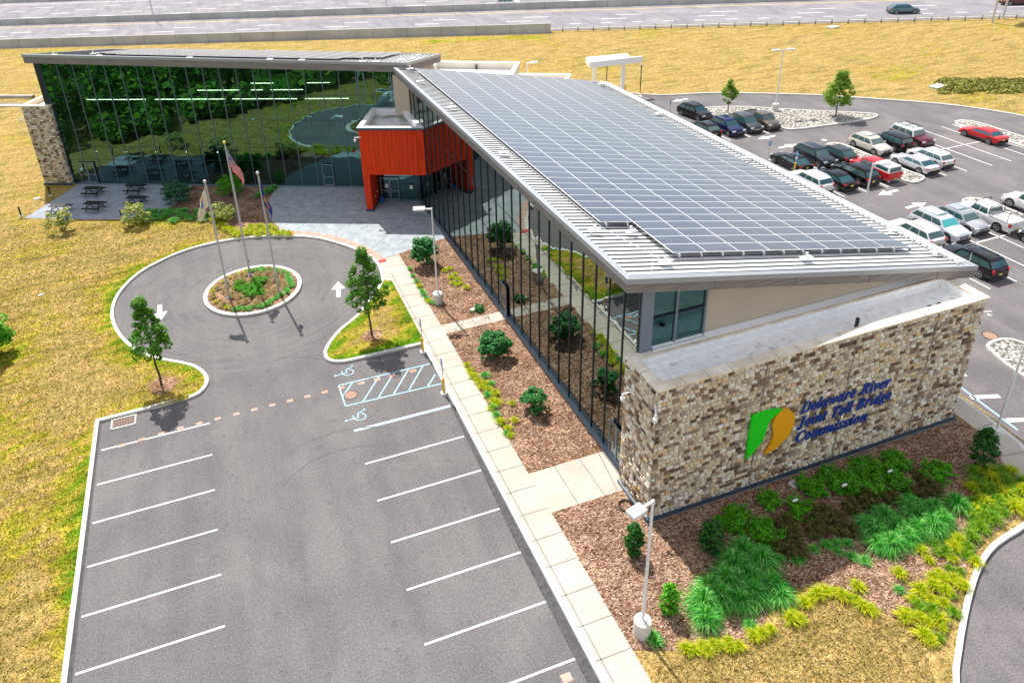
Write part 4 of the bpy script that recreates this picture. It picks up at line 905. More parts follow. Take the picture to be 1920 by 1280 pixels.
# stone end wall of the back wing
b = BB(); TZ = 8.45
stone_face(b, U(-3.15, -.45), BU, -BW, 2.95, TZ, 21, sc=.95); stone_face(b, U(-.2, -.45), BW, BU, .42, TZ, 22, sc=.95); stone_face(b, U(-3.15, 11), -BW, -BU, 11.45, TZ, 23, sc=.95)
sw2 = b.build('stone_wall'); parapet([U(-3.15, -.45)[:2], U(-.2, -.45)[:2], U(-.2, 11)[:2], U(-3.15, 11)[:2]], TZ, w=.4, parent=sw2, inner='stucco_pale', fl='stucco_pale', floor_drop=.35)
b = BB(); b.hexa([U(-3.25, -.56, 0), U(-.1, -.56, 0), U(-.1, -.4, 0), U(-3.25, -.4, 0), U(-3.25, -.56, .32), U(-.1, -.56, .32), U(-.1, -.4, .32), U(-3.25, -.4, .32)], 'dark_trim'); b.build('wall_base', sw2)

# --- red entrance block
P1, P4 = U(32.2, -5.45)[:2], U(32.2, 0)[:2]; P2, P3 = (25.82, 21.54), (25.82, 27.5); ZR0, ZR1 = 3.72, 8.0
b = BB(); n_ = 4; pts = [P1, P2, P3, P4]
b.add([(*P1, ZR0), (*P2, ZR0), (*P2, ZR1), (*P1, ZR1)], [(0, 1, 2, 3)], 'red_panel').add([(*P4, 0), (*P1, ZR0), (*P1, ZR1), (*P4, ZR1)], [(0, 1, 2, 3)], 'red_panel')
b.add([(*p, ZR0) for p in pts], [(3, 2, 1, 0)], 'red_panel')
b.hexa([U(32.2, -5.45, .14), U(32.78, -5.45, .14), U(32.78, -2.9, .14), U(32.2, -2.9, .14), U(32.2, -5.45, ZR0), U(32.78, -5.45, ZR0), U(32.78, -2.9, ZR0), U(32.2, -2.9, ZR0)], 'red_panel')
b.hexa([U(32.2, -2.9, .14), U(32.4, -2.9, .14), U(32.4, 0, .14), U(32.2, 0, .14), U(32.2, -2.9, ZR0), U(32.4, -2.9, ZR0), U(32.4, 0, ZR0), U(32.2, 0, ZR0)], 'red_panel')
for (A_, B_, z0_) in ((Vector(P1), Vector(P2), ZR0), (Vector(P4), Vector(P1), ZR0)):
    L_ = (B_-A_).length; dd = (B_-A_).normalized(); oo = Vector((dd.y, -dd.x))
    for i in range(1, int(L_/.42)):
        q = A_+dd*i*.42; b.beam((*(q+oo*.006), z0_), (*(q+oo*.006), ZR1-.13), .014, .014, 'red_joint')
rb = b.build('entrance_block')
b = BB(); b.hexa([U(32.15, -5.5, .1), U(32.83, -5.5, .1), U(32.83, -2.9, .1), U(32.15, -2.9, .1), U(32.15, -5.5, .35), U(32.83, -5.5, .35), U(32.83, -2.9, .35), U(32.15, -2.9, .35)], 'dark_trim'); b.build('column_base', rb)
cp = parapet(pts, ZR1, w=.34, m='white_paint', inner='white_paint', fl='membrane_stained', floor_drop=.5, parent=rb)
b = BB(); b.ribbon([P4, P1, P2], .12, ZR1-.12, ZR1+.05, 'dark_trim'); b.build('roof_trim', rb)
for p in (U(33.6, -4.3), U(33.2, -4.8)):
    b = BB(); b.tube((p[0], p[1], 7.5), (p[0], p[1], 7.62), .17, 'plastic_dark', .1, 12); b.build('roof_drain', rb)
Qd = curtain_wall(Vector(U(32.6, -3.0)), BU, 4.45, .2, lambda a: ZR0, 1.75, .45, 'facade_glass', [(.45, 2.2, 0)], trans=(2.5,), seed=9)
door(Qd, .45, 2.2, double=True)
for a, z, c in ((.9, 1.5, 'plate_white'), (3.2, 1.4, 'plate_white')):
    b = BB(); q = [Qd(a, .19, z), Qd(a+.28, .19, z), Qd(a+.28, .19, z+.38), Qd(a, .19, z+.38)]; b.add(q+[Qd(a, .17, z), Qd(a+.28, .17, z), Qd(a+.28, .17, z+.38), Qd(a, .17, z+.38)], [(0, 1, 2, 3), (0, 4, 5, 1), (1, 5, 6, 2), (2, 6, 7, 3), (3, 7, 4, 0)], c); b.build('door_notice')
for w, z, r in ((-4.1, 2.0, .12), (-3.6, 1.3, .07), (-4.3, 1.1, .06)):
    b = BB(); b.tube(U(32.78, w, z), U(32.84, w, z), r, 'tactile_red' if z > 1.5 else 'white_paint', n=10); b.build('wall_button', rb)
# --- security cameras on the corners
def camera_arm(p, d, nm='security_camera'):
    b = BB(); p = Vector(p); d = Vector(d).normalized(); e = p+d*.55; b.tube(p, e, .045, 'white_paint', .04, 8).tube(e, e-Vector((0, 0, .22)), .05, 'white_paint', n=8).tube(e-Vector((0, 0, .2)), e-Vector((0, 0, .38)), .11, 'white_paint', .09, 10); b.build(nm)
camera_arm(U(32.4, -5.45, 7.2), -BU-BW*.15); camera_arm((44.1, -15.4, 6.9), (1, -.25, 0)); camera_arm((25.3, -15.4, 6.9), (-.4, -.7, 0)); camera_arm(U(-3.1, -.4, 7.3), -BU); camera_arm((25.3, -13.6, 6.4), (-1, 0, 0))
camera_arm((44.1, -14.2, 6.2), (1, -.4, 0))

# --- low flat roofed block at the back
def low(poly, z, name='service_block'):
    b = BB(); n = len(poly)
    b.add([(*p, 0) for p in poly]+[(*p, z) for p in poly], [(i, (i+1) % n, n+(i+1) % n, n+i) for i in range(n)], 'stucco_pale'); o = b.build(name)
    parapet(poly, z, w=.4, m='white_paint', inner='stucco_pale', fl='white_paint', floor_drop=.75, parent=o); return o
q = [G(817, 116, 5.0), G(974, 118, 5.0)]; d = np.array(q[1])-np.array(q[0]); d /= np.hypot(*d); nn = np.array([d[1], -d[0]])
o = low([tuple(np.array(q[0])+nn*13), tuple(np.array(q[1])+nn*13), q[1], q[0]], 5.0)
m0 = (np.array(q[0])+np.array(q[1]))/2-nn*.05
b = BB(); b.beam((*m0, 4.4), (*(m0+nn*.7), 4.4), .18, .8, 'black_metal'); b.build('roof_scupper', o)
q = [G(900, 139, 4.3), G(1069, 140, 4.3)]; low([tuple(np.array(q[0])+nn*11), tuple(np.array(q[1])+nn*11), q[1], q[0]], 4.3)

# ================================================================== WHITE FUEL CANOPY
cz = 4.1; fl, fr, bl_, br = G(1105.7, 117.2, 4.85), G(1204.6, 106, 4.85), G(1098, 107.8, 4.85), G(1176, 100.6, 4.85)
t = thing('canopy', 'white boxy canopy on two square posts beyond the far end of the roof', 'canopy', (58.0, 47.0, 0)); T = lambda p, z: (p[0]-58, p[1]-47, z)
md = tuple(np.array(fl)+.78*(np.array(fr)-np.array(fl)))
b = MB(); b.hexa([T(fl, cz), T(md, cz), T(br, cz), T(bl_, cz), T(fl, 4.85), T(md, 4.85), T(br, 4.85), T(bl_, 4.85)], 'white_paint'); d = np.array(fr)-np.array(fl); d /= np.hypot(*d); k = np.array([-d[1], d[0]])*.25
b.hexa([T(md, cz), T(fr, cz), T(np.array(fr)+k, cz), T(np.array(md)+k, cz), T(md, 4.85), T(fr, 4.85), T(np.array(fr)+k, 4.85), T(np.array(md)+k, 4.85)], 'white_paint'); b.build('roof', t)
b = MB()
for i in range(15):
    p = np.array(bl_)*.8+np.array(fl)*.2+(np.array(br)-np.array(bl_))*(i+.6)/15.6; b.box(T(p, 4.86), (.22, .09, .03), 'zinc')
b.build('vent_slots', t)
for p in (G(1166, 177), ): 
    p2 = (57.05, 49.2)
    for q in (p, p2): b = MB(); b.box(T(q, cz/2+.05), (.42, .42, cz-.1), 'white_paint'); b.build('post', t)
t = thing('bollard', 'yellow safety bollard beside the white canopy post', 'bollard', (59.2, 44.9, 0)); b = MB(); b.tube((0, 0, 0), (0, 0, 1.3), .12, 'yellow_paint', n=12).tube((0, 0, 1.3), (0, 0, 1.36), .12, 'yellow_paint', .05, 12); b.build('tube', t)

# ================================================================== VEHICLES
def paint(name, col, metal=.0):
    if name not in MAT: mat(name, col, .25, metal, .4, .6 if sum(col) > .4 else .35)
    return name
PAINTS = dict(black=(.005, .005, .007), navy=(.012, .022, .11), slate=(.03, .038, .055), silver=(.48, .50, .53), white=(.80, .80, .80), pearl=(.62, .58, .50), brown=(.15, .12, .10), red=(.62, .02, .02), maroon=(.11, .012, .025), grey=(.06, .066, .075), teal=(.10, .20, .24), cool=(.60, .63, .68))
for k, v in PAINTS.items(): paint('paint_car_'+k, v, .35 if k in ('silver', 'slate', 'grey', 'brown', 'navy', 'teal') else 0)
SPECS = {
 # length, width, height, hood z, belt z, hood end, windscreen top, roof end, rear glass bottom (fractions from the nose), wheel radius
 'suv':   dict(L=4.75, W=1.90, H=1.70, zh=1.02, zb=1.06, x=(0.25, .43, .82, .975), wr=.38, deck=1.06),
 'bigsuv': dict(L=5.1, W=2.0, H=1.80, zh=1.10, zb=1.14, x=(0.26, .42, .86, .98), wr=.41, deck=1.14),
 'boxy':  dict(L=4.7, W=1.93, H=1.85, zh=1.12, zb=1.16, x=(0.30, .37, .93, .98), wr=.41, deck=1.16),
 'cross': dict(L=4.55, W=1.84, H=1.60, zh=.96, zb=1.0, x=(0.24, .43, .78, .97), wr=.37, deck=1.0),
 'sedan': dict(L=4.85, W=1.84, H=1.44, zh=.90, zb=.93, x=(0.25, .44, .68, .90), wr=.35, deck=.99),
 'pickup': dict(L=5.6, W=1.98, H=1.84, zh=1.10, zb=1.14, x=(0.24, .32, .58, .61), wr=.41, deck=1.14),
 'wagon': dict(L=4.85, W=1.9, H=1.62, zh=.98, zb=1.0, x=(0.22, .41, .82, .985), wr=.36, deck=1.0),
}
def make_car(label, cat, kind, colour, x, y, heading, scale=.9, group=None, roofcol=None, extras=(), name=None, z=0.0, glass='car_glass'):
    """nose points along local +Y; heading is the world angle of the nose"""
    s = SPECS[kind]; L, W, Hh = s['L'], s['W'], s['H']; t = thing(name or {'sedan': 'parked_car', 'pickup': 'pickup_truck'}.get(kind, 'parked_car'), label, cat, (x, y, z), heading-math.pi/2, group)
    t.scale = (scale,)*3; pm = 'paint_car_'+colour; X = lambda f: L/2-f*L; hw = W/2; wr = s['wr']
    fx, rx = L*(.5-.185), -L*(.5-.20); arch = wr*1.18
    # lower body: cross sections along the length
    st = []
    x1, x2, x3, x4 = s['x']; pick = kind == 'pickup'
    def sec(yy, zl, zt, w, shoulder, crown): return [(w*.90, yy, zl), (w*1.0, yy, zl+.16), (w*1.0, yy, shoulder-.16), (w*.965, yy, shoulder), (w*.80, yy, zt), (0, yy, zt+crown), (-w*.80, yy, zt), (-w*.965, yy, shoulder), (-w*1.0, yy, shoulder-.16), (-w, yy, zl+.16), (-w*.90, yy, zl)]
    zh, zb, dk = s['zh'], s['zb'], s['deck']; zl = .24
    prof = [(0.0, zl+.1, zh*.62, .80, zh*.56), (.012, zl, zh*.74, .90, zh*.68), (.05, zl-.02, zh*.90, .965, zh*.82), (.12, zl, zh*.97, .99, zh*.90), (x1*.98, zl, zb, 1.0, zb-.03), (.5, zl, zb, 1.0, zb-.02), (x4-.03 if not pick else .62, zl, zb, 1.0, zb-.02)]
    if pick: prof += [(.80, zl+.05, zb, 1.0, zb-.02), (.975, zl+.08, zb, .985, zb-.02), (.99, zl+.12, zb-.02, .97, zb-.04)]
    elif kind == 'sedan': prof += [(.90, zl+.02, dk, .985, dk-.05), (.965, zl+.04, dk-.03, .95, dk-.1), (.995, zl+.12, dk-.12, .88, dk-.2), (1.0, zl+.2, dk-.3, .84, dk-.36)]
    else: prof += [(.965, zl+.03, dk, .975, dk-.05), (.99, zl+.08, dk-.08, .93, dk-.12), (1.0, zl+.16, dk-.3, .90, dk-.36)]
    b = MB(); rings = [sec(X(f), a, c, hw*w, sh, .035 if not (pick and f > .6) else 0) for f, a, c, w, sh in prof]; n = len(rings[0])
    b.add([p for r in rings for p in r], [(i*n+j, i*n+j+1, (i+1)*n+j+1, (i+1)*n+j) for i in range(len(rings)-1) for j in range(n-1)]+[tuple(range(n)), tuple((len(rings)-1)*n+j for j in range(n))[::-1]]+[((i+1)*n, i*n, i*n+n-1, (i+1)*n+n-1) for i in range(len(rings)-1)], pm)
    if pick:      # the open load bed
        for sx in (-1, 1): b.box((sx*(hw-.07), X(.80), zb+.05), (.12, L*.35, .12), pm)
        b.box((0, X(.985), zb+.03), (W*.9, .07, .14), pm)
    b.build('body', t, smooth=38)
    if pick and 'cap' not in extras:
        b = MB(); b.box((0, X(.795), zb+.014), (W-.26, L*.345, .02), 'plastic_dark' if colour != 'white' else 'car_bed'); b.build('load_bed', t)
    # cabin: a tapered box in body colour with the glass standing a little proud
    base = [(hw*.92, X(x1)), (hw*.92, X(x4))]; zr_ = Hh; rw = hw*.72; mid = (x2+x3)/2
    C0 = lambda sx, f, z_: (sx*(hw*.93+(rw-hw*.93)*min(1, (z_-zb+.03)/(zr_-zb))), X(f), z_)
    b = MB(); stn = [(x1, x4, zb-.05, .94), (x1+(x2-x1)*.72, x4-(x4-x3)*.72, zr_-.18, .79), (x2-.005, x3+.005, zr_-.05, .745), (x2+.04, x3-.03, zr_-.005, .64), (x2+.13, x3-.12, zr_+.03, .40)]
    vs = []
    for f0, f1, z_, w in stn: vs += [(hw*w, X(f0), z_), (-hw*w, X(f0), z_), (-hw*w, X(f1), z_), (hw*w, X(f1), z_)]
    b.add(vs, [(4*i+j, 4*i+(j+1) % 4, 4*i+4+(j+1) % 4, 4*i+4+j) for i in range(4) for j in range(4)]+[(16, 17, 18, 19)], 'paint_car_'+(roofcol or colour)); b.build('cabin', t, smooth=35)
    def side(fz):     # outer half width and end positions at height fraction
        k = fz; z_ = zb-.05+(zr_-.18-zb+.05)*k; w = .94+(.79-.94)*k; return z_, hw*w+.008, x1+(x2-x1)*.72*k, x4-(x4-x3)*.72*k
    za, wa, f0a, f1a = side(.14); zc, wc, f0c, f1c = side(.97)
    nwin = 2 if pick or kind == 'sedan' else 3
    for sx in (-1, 1):
        ga, gc = f0a+.035, f0c+.03; ha, hc = f1a-.02, f1c-.02
        for i in range(nwin):
            t0, t1 = i/nwin, (i+1)/nwin; e = .006
            q = [(sx*wa, X(ga+(ha-ga)*t0+e), za), (sx*wa, X(ga+(ha-ga)*t1-e), za), (sx*wc, X(gc+(hc-gc)*t1-e), zc), (sx*wc, X(gc+(hc-gc)*t0+e), zc)]
            b = MB(); b.add(q, [(0, 1, 2, 3) if sx > 0 else (3, 2, 1, 0)], 'car_glass'); b.build('side_window', t)
        b = MB(); b.box((sx*(hw+.09), X(x1+.055), zb+.06), (.2, .12, .15), pm, top=.8); b.build('wing_mirror', t)
        b = MB(); b.box((sx*(hw+.004), 0, .34), (.03, fx-rx-2.2*wr, .16), 'plastic_dark'); b.build('side_sill', t)
        for f in (.47, .64) if not pick else (.44, .56): 
            b = MB(); b.box((sx*(hw+.012), X(f), zb-.17), (.03, .17, .035), 'chrome' if colour in ('black', 'white') else pm); b.build('door_handle', t)
        if cat == 'SUV' and kind != 'boxy': b = MB(); b.beam((sx*hw*.64, X(x2+.06), zr_+.045), (sx*hw*.64, X(x3-.04), zr_+.045), .04, .05, 'steel' if colour != 'black' else 'plastic_dark'); b.build('roof_rail', t)
    def cross(fz0, fz1, front, m, inset=.06):
        z0, w0, a0, c0 = side(fz0); z1, w1, a1, c1 = side(fz1); d = .012 if front else -.012
        y0, y1 = (X(a0)+d, X(a1)+d) if front else (X(c0)+d, X(c1)+d)
        q = [(-w0+inset, y0, z0+.01), (w0-inset, y0, z0+.01), (w1-inset, y1, z1+.01), (-w1+inset, y1, z1+.01)]
        b = MB(); b.add(q, [(3, 2, 1, 0) if front else (0, 1, 2, 3)], m); b.build('windscreen' if front else 'rear_window', t)
    cross(.10, 1.0, True, glass); cross(.25 if kind != 'sedan' else .12, .97, False, 'car_glass')
    if 'sunroof' in extras: b = MB(); b.box((0, X(x2+.13), zr_+.012), (W*.50, L*.16, .02), 'car_glass'); b.build('sunroof', t)
    # wheels, arches
    for yy in (fx, rx):
        for sx in (-1, 1):
            b = MB(); b.tube((sx*(hw-.30), yy, wr+.03), (sx*(hw+.012), yy, wr+.03), arch, 'plastic_dark', n=20); b.build('wheel_arch', t)
            b = MB(); b.tube((sx*(hw-.22), yy, wr), (sx*(hw+.025), yy, wr), wr, 'rubber', n=22); w = b.build('wheel', t)
            b = MB(); b.tube((sx*(hw-.1), yy, wr), (sx*(hw+.032), yy, wr), wr*.68, 'plastic_dark', n=18)
            for k in range(6):
                a = k*math.pi/3; p = Vector((sx*(hw+.04), yy, wr)); q = p+Vector((0, math.cos(a), math.sin(a)))*wr*.66; b.beam(p, q, .085, .02, 'rim')
            b.tube((sx*(hw+.02), yy, wr), (sx*(hw+.05), yy, wr), wr*.2, 'rim', n=10)
            m = 20; rg0 = [(sx*(hw+.045), yy+math.cos(2*math.pi*i/m)*wr*.70, wr+math.sin(2*math.pi*i/m)*wr*.70) for i in range(m)]; rg1 = [(sx*(hw+.045), yy+math.cos(2*math.pi*i/m)*wr*.58, wr+math.sin(2*math.pi*i/m)*wr*.58) for i in range(m)]
            b.add(rg0+rg1, [(i, (i+1) % m, m+(i+1) % m, m+i) for i in range(m)], 'rim'); b.build('rim', w)
    # lights, grille, bumpers, plates
    for sx in (-1, 1):
        b = MB(); b.box((sx*hw*.74, X(.035), zh*.77), (hw*.40, .22, .15), 'head_clear', -sx*.22); b.build('headlight', t)
        b = MB(); b.box((sx*hw*(.80 if not pick else .9), X(.985 if kind != 'sedan' else .975), (dk-.17)), (hw*(.34 if kind == 'sedan' else .2), .16, .16 if kind == 'sedan' else .3), 'tail_red', sx*.15); b.build('tail_light', t)
    b = MB(); b.box((0, X(.004), zh*.60), (hw*.95, .07, .22), 'plastic_dark').box((0, X(-.002), zh*.60), (hw*.9, .05, .03), 'chrome'); b.build('grille', t)
    b = MB(); b.box((0, X(.006), .34), (W*.80, .12, .20), 'plastic_dark'); b.build('front_bumper', t)
    b = MB(); b.box((0, X(.997), .36), (W*.84, .13, .22), 'plastic_dark' if not pick else 'chrome'); b.build('rear_bumper', t)
    b = MB(); b.box((0, X(1.003), .68 if not pick else .52), (.34, .03, .17), 'plate'); b.build('number_plate', t)
    if 'rack' in extras or 'ladder_rack' in extras:
        b = MB(); zt_ = zr_+.18
        if 'ladder_rack' in extras:
            for f in (.36, .62, .93):
                for sx in (-1, 1): b.tube((sx*hw*.92, X(f), zb if f > .6 else zr_-.1), (sx*hw*.92, X(f), zt_), .028, 'black_metal', n=6)
                b.tube((-hw*.92, X(f), zt_), (hw*.92, X(f), zt_), .028, 'black_metal', n=6)
            for sx in (-1, 1): b.tube((sx*hw*.92, X(.34), zt_), (sx*hw*.92, X(.96), zt_), .028, 'black_metal', n=6); b.tube((sx*hw*.92, X(.64), zb+.3), (sx*hw*.92, X(.93), zb+.3), .02, 'black_metal', n=6)
        else:
            for f in (x2+.05, (x2+x3)/2, x3-.08): b.tube((-hw*.68, X(f), zr_+.12), (hw*.68, X(f), zr_+.12), .03, 'black_metal', n=6)
            for sx in (-.68, -.3, .3, .68): b.tube((sx*hw, X(x2+.04), zr_+.13), (sx*hw, X(x3-.06), zr_+.13), .03, 'black_metal', n=6)
        b.build('roof_rack', t)
    if 'cap' in extras:
        b = MB(); y0, y1 = X(.615), X(.985); q = [(-hw*.93, y1, zb+.06), (hw*.93, y1, zb+.06), (hw*.93, y0, zb+.06), (-hw*.93, y0, zb+.06), (-hw*.78, y1+.12, zr_+.02), (hw*.78, y1+.12, zr_+.02), (hw*.78, y0, zr_+.02), (-hw*.78, y0, zr_+.02)]; b.hexa(q, 'paint_car_white'); c = b.build('canopy_cap', t)
        for sx in (-1, 1): b = MB(); b.add([(sx*(hw*.895+.01), y1+.25, zb+.22), (sx*(hw*.895+.01), y0-.12, zb+.22), (sx*(hw*.80+.012), y0-.12, zr_-.12), (sx*(hw*.80+.012), y1+.3, zr_-.12)], [(0, 1, 2, 3)], 'car_glass'); b.build('cap_window', c)
        b = MB(); b.add([(-hw*.80, y1+.01, zb+.18), (hw*.80, y1+.01, zb+.18), (hw*.70, y1+.09, zr_-.1), (-hw*.70, y1+.09, zr_-.1)], [(0, 1, 2, 3)], 'car_glass'); b.build('cap_window', c)
    if 'spare' in extras: b = MB(); b.tube((.1, X(.995), .95), (.1, X(1.035), .95), .36, 'rubber', n=18); b.build('spare_wheel', t)
    return t
mat('car_bed', (.62, .62, .6), .6)
UP, DN = math.pi/2, -math.pi/2
GP = 'vehicles in the rear car park'
for a in (
 ('black SUV parked at the far left corner of the rear car park', 'SUV', 'suv', 'black', 61.6, 33.4, R(-80), {}),
 ('black crossover backed towards the roof edge, left of the navy SUV', 'SUV', 'cross', 'black', 59.2, 28.2, UP, {}),
 ('shiny navy blue SUV in the bay between the black crossover and the grey SUV', 'SUV', 'suv', 'navy', 61.75, 27.7, DN, {}),
 ('slate grey SUV between the navy SUV and the brown pickup', 'SUV', 'suv', 'grey', 64.1, 27.7, DN, {}),
 ('brown crew cab pickup with dark open bed beside the pebble island', 'pickup', 'pickup', 'brown', 66.35, 27.9, DN, dict(scale=.86)),
 ('black saloon with red tail lights beside the yellow bollard sign', 'car', 'sedan', 'black', 61.05, 16.9, UP, {}),
 ('dark blue grey SUV with roof rails, nose out, beside the black saloon', 'SUV', 'bigsuv', 'slate', 63.9, 16.9, DN, dict(scale=.85)),
 ('dark grey hatchback with black rear window, tail facing the pebble strip', 'car', 'cross', 'grey', 66.1, 16.6, UP, {}),
 ('white SUV with dark rear window parked nearest the roof edge in the middle row', 'SUV', 'bigsuv', 'white', 59.3, 12.4, UP, dict(scale=.84)),
 ('black saloon between the white SUV and the long black SUV', 'car', 'sedan', 'black', 61.6, 12.0, UP, {}),
 ('long black SUV between the black saloon and the red pickup', 'SUV', 'bigsuv', 'black', 64.0, 12.0, UP, dict(scale=.86)),
 ('red pickup with a white bed cap', 'pickup', 'pickup', 'red', 66.4, 12.1, UP, dict(extras=('cap',), scale=.84)),
 ('cream pearl SUV with a dark sunroof at the head of the pebble strip', 'SUV', 'suv', 'pearl', 70.75, 17.0, DN, dict(extras=('sunroof',))),
 ('black off-roader with a spare wheel on its tail', 'SUV', 'boxy', 'black', 73.2, 16.8, UP, dict(extras=('spare',), scale=.85)),
 ('maroon boxy off-roader with white roof and black rack', 'SUV', 'boxy', 'maroon', 75.9, 16.8, DN, dict(extras=('rack',), roofcol='white')),
 ('silver white saloon behind the cream SUV, by the end of the pebble strip', 'car', 'sedan', 'cool', 70.75, 11.7, UP, {}),
 ('white hatchback wagon beside the silver white saloon', 'car', 'wagon', 'white', 73.2, 12.2, UP, dict(scale=.86)),
 ('bright red saloon parked alone on the far side of the lot', 'car', 'sedan', 'red', 82.75, 14.5, UP, {}),
 ('white SUV with a long side window, first by the roof edge in the near row', 'SUV', 'suv', 'white', 59.25, 1.0, UP, {}),
 ('large silver white SUV with a turquoise sunshade behind its windscreen', 'SUV', 'bigsuv', 'cool', 61.85, 1.1, DN, dict(extras=('sunroof',), glass='sunshade', scale=.87)),
 ('silver crossover with sunroof between the sunshade SUV and the white pickup', 'SUV', 'cross', 'silver', 64.3, 1.3, DN, dict(extras=('sunroof',))),
 ('white crew cab pickup with a black ladder rack over its bed', 'pickup', 'pickup', 'white', 66.75, .9, UP, dict(extras=('ladder_rack',), scale=.88)),
 ('white pickup cut off by the right edge, front wheel in view', 'pickup', 'pickup', 'white', 71.6, .6, UP, dict(scale=.88)),
 ('black SUV parked beside the low corner of the solar roof', 'SUV', 'bigsuv', 'black', 59.3, -3.9, UP, dict(scale=.87)),
 ('black car cut off by the right edge beside the near pebble strip', 'car', 'sedan', 'black', 66.9, -4.2, UP, {}),
 ('dark grey car mostly hidden behind the far corner of the roof', 'car', 'sedan', 'slate', 57.4, 36.8, R(-75), {}),
 ('black estate mostly hidden by the roof edge beside the white SUV', 'car', 'wagon', 'black', 57.0, 12.6, UP, {}),
): make_car(a[0], a[1], a[2], a[3], a[4], a[5], a[6], group=None, **a[7])
hd = math.atan2(D0[1], D0[0])
for lab, kind, col, px, py, rev in (('blue grey estate car driving on the near lanes of the highway', 'wagon', 'teal', 1694, 17, 1), ('white car half cut off by the top edge, driving behind the highway median', 'wagon', 'white', 953, 5, 1), ('dark maroon car at the top right corner on the highway', 'sedan', 'maroon', 1906, 1, 1)):
    x, y = G(px, py, .9); make_car(lab, 'car', kind, col, x, y, hd, scale=1.0, name='moving_car', z=hz)

# ================================================================== FURNITURE AND FITTINGS
def lamp_post(label, x, y, h, arm, heads=1, z=.13, base=True, hs=1.0):
    t = thing('street_lamp', label, 'lamp post', (x, y, z), arm)
    if base: b = MB(); b.tube((0, 0, -.2), (0, 0, .78), .36, 'kerb_concrete', n=20).tube((0, 0, .78), (0, 0, .81), .36, 'kerb_concrete', .33, 20); b.build('concrete_base', t)
    b = MB(); b.box((0, 0, .83), (.3, .3, .05), 'white_metal').tube((0, 0, .82), (0, 0, h), .072, 'white_metal', .055, 10); b.build('pole', t)
    for sgn in ((1,) if heads == 1 else (1, -1)):
        b = MB(); b.beam((0, 0, h-.07), (sgn*.55, 0, h-.05), .09, .09, 'white_metal'); b.build('arm', t)
        b = MB(); b.box((sgn*.85, 0, h-.02), (.78*hs, .5*hs, .13), 'white_metal').box((sgn*.9, 0, h+.05), (.40, .30, .03), 'zinc_dark' if hs > 1 else 'steel').box((sgn*.88, 0, h-.10), (.5, .36, .03), 'zinc'); b.build('lamp_head', t)
    return t
lamp_post('white lamp post on a concrete drum in front of the stone wall corner', 22.03, -20.39, 7.35, R(195), hs=.85)
lamp_post('white lamp post on a concrete drum in the bark bed beside the glass wall', 22.02, 6.91, 7.45, R(160))
lamp_post('leaning-looking white lamp post beyond the right end of the stone wall', 44.55, -17.6, 7.1, R(-20))
lamp_post('tall white twin headed lamp post on the long pebble island', 70.75, 30.9, 7.1, R(-15), heads=2)
x_, y_ = G(1637, 307, 6.3); lamp_post('white lamp post rising behind the roof edge near the red pickup', x_, y_, 6.2, R(-20))
x_, y_ = G(988, 115, 6.6); lamp_post('short white lamp post behind the low flat roofs', x_, y_, 6.3, R(-10))

def flagpole(label, x, y, h): 
    t = thing('flagpole', label, 'flagpole', (x, y, .17)); b = MB(); b.tube((0, 0, 0), (0, 0, .07), .26, 'zinc_dark', .18, 16); b.build('base_collar', t)
    b = MB(); b.tube((0, 0, .05), (0, 0, h*.4), .08, 'galvanised', .07, 12).tube((0, 0, h*.4), (0, 0, h-.15), .07, 'galvanised', .05, 12); b.build('pole', t)
    bm = bmesh.new(); bmesh.ops.create_uvsphere(bm, u_segments=12, v_segments=8, radius=.13); me = bpy.data.meshes.new('finial'); bm.to_mesh(me); bm.free(); me.materials.append(MAT['gold' if h > 10.5 else 'steel']); me.shade_smooth(); o = bpy.data.objects.new('finial', me); COL.objects.link(o); o.parent = t; o.location = (0, 0, h-.02)
    b = MB(); b.tube((.11, -.03, 1.2), (.08, -.03, h-.3), .012, 'white_metal', n=4).box((.12, -.03, 1.25), (.06, .06, .2), 'zinc_dark'); b.build('halyard', t); return t
flagpole('left flagpole of the island, flying the buff flag', 7.96, 13.67, 9.35); flagpole('tallest flagpole, in the middle, flying the stars and stripes', 9.72, 16.45, 10.95); flagpole('right flagpole of the island, flying the dark blue flag', 11.49, 13.1, 9.55)
def flag(name, label, x, y, ztop, fly, hoist, ang, paint_fn, droop=.75, nx=26, ny=20):
    """cloth hanging limp from the pole: it falls in folds towards its free corner"""
    b = MB(); vs = []; cs, sn = math.cos(ang), math.sin(ang)
    for j in range(ny+1):
        for i in range(nx+1):
            u, v = i/nx, j/ny; out = fly*u*(.36+.08*math.sin(v*3)); z = ztop-v*hoist-droop*fly*(u**1.15)*(1-.25*v); w = .10*math.sin(u*9+v*2)*u**.5+.05*math.sin(u*17)
            vs.append((x+cs*(.09+out)-sn*w, y+sn*(.09+out)+cs*w, z))
    for j in range(ny):
        for i in range(nx): k = j*(nx+1)+i; b.add([vs[k], vs[k+1], vs[k+nx+2], vs[k+nx+1]], [(0, 1, 2, 3)], paint_fn((i+.5)/nx, (j+.5)/ny))
    o = b.build(name); so = o.modifiers.new('thickness', 'SOLIDIFY'); so.thickness = .012
    return tag(o, label, 'flag')
def us(u, v):
    if u < .4 and v < 7/13:
        return 'flag_white' if (int(u/.4*9)+int(v/(7/13)*8)) % 2 == 0 and (int(u/.4*9) % 2 == 0) else 'flag_blue'
    return 'flag_red' if int(v*13) % 2 == 0 else 'flag_white'
def buff(u, v):
    if .34 < u < .62 and .36 < v < .66: return 'emblem_blue'
    if .32 < u < .60 and .22 < v < .36: return 'emblem_orange'
    return 'flag_buff'
def blue(u, v):
    r = math.hypot((u-.5)*1.5, v-.5)
    return 'flag_gold' if .12 < r < .24 else ('flag_red' if .24 <= r < .30 else 'flag_blue')
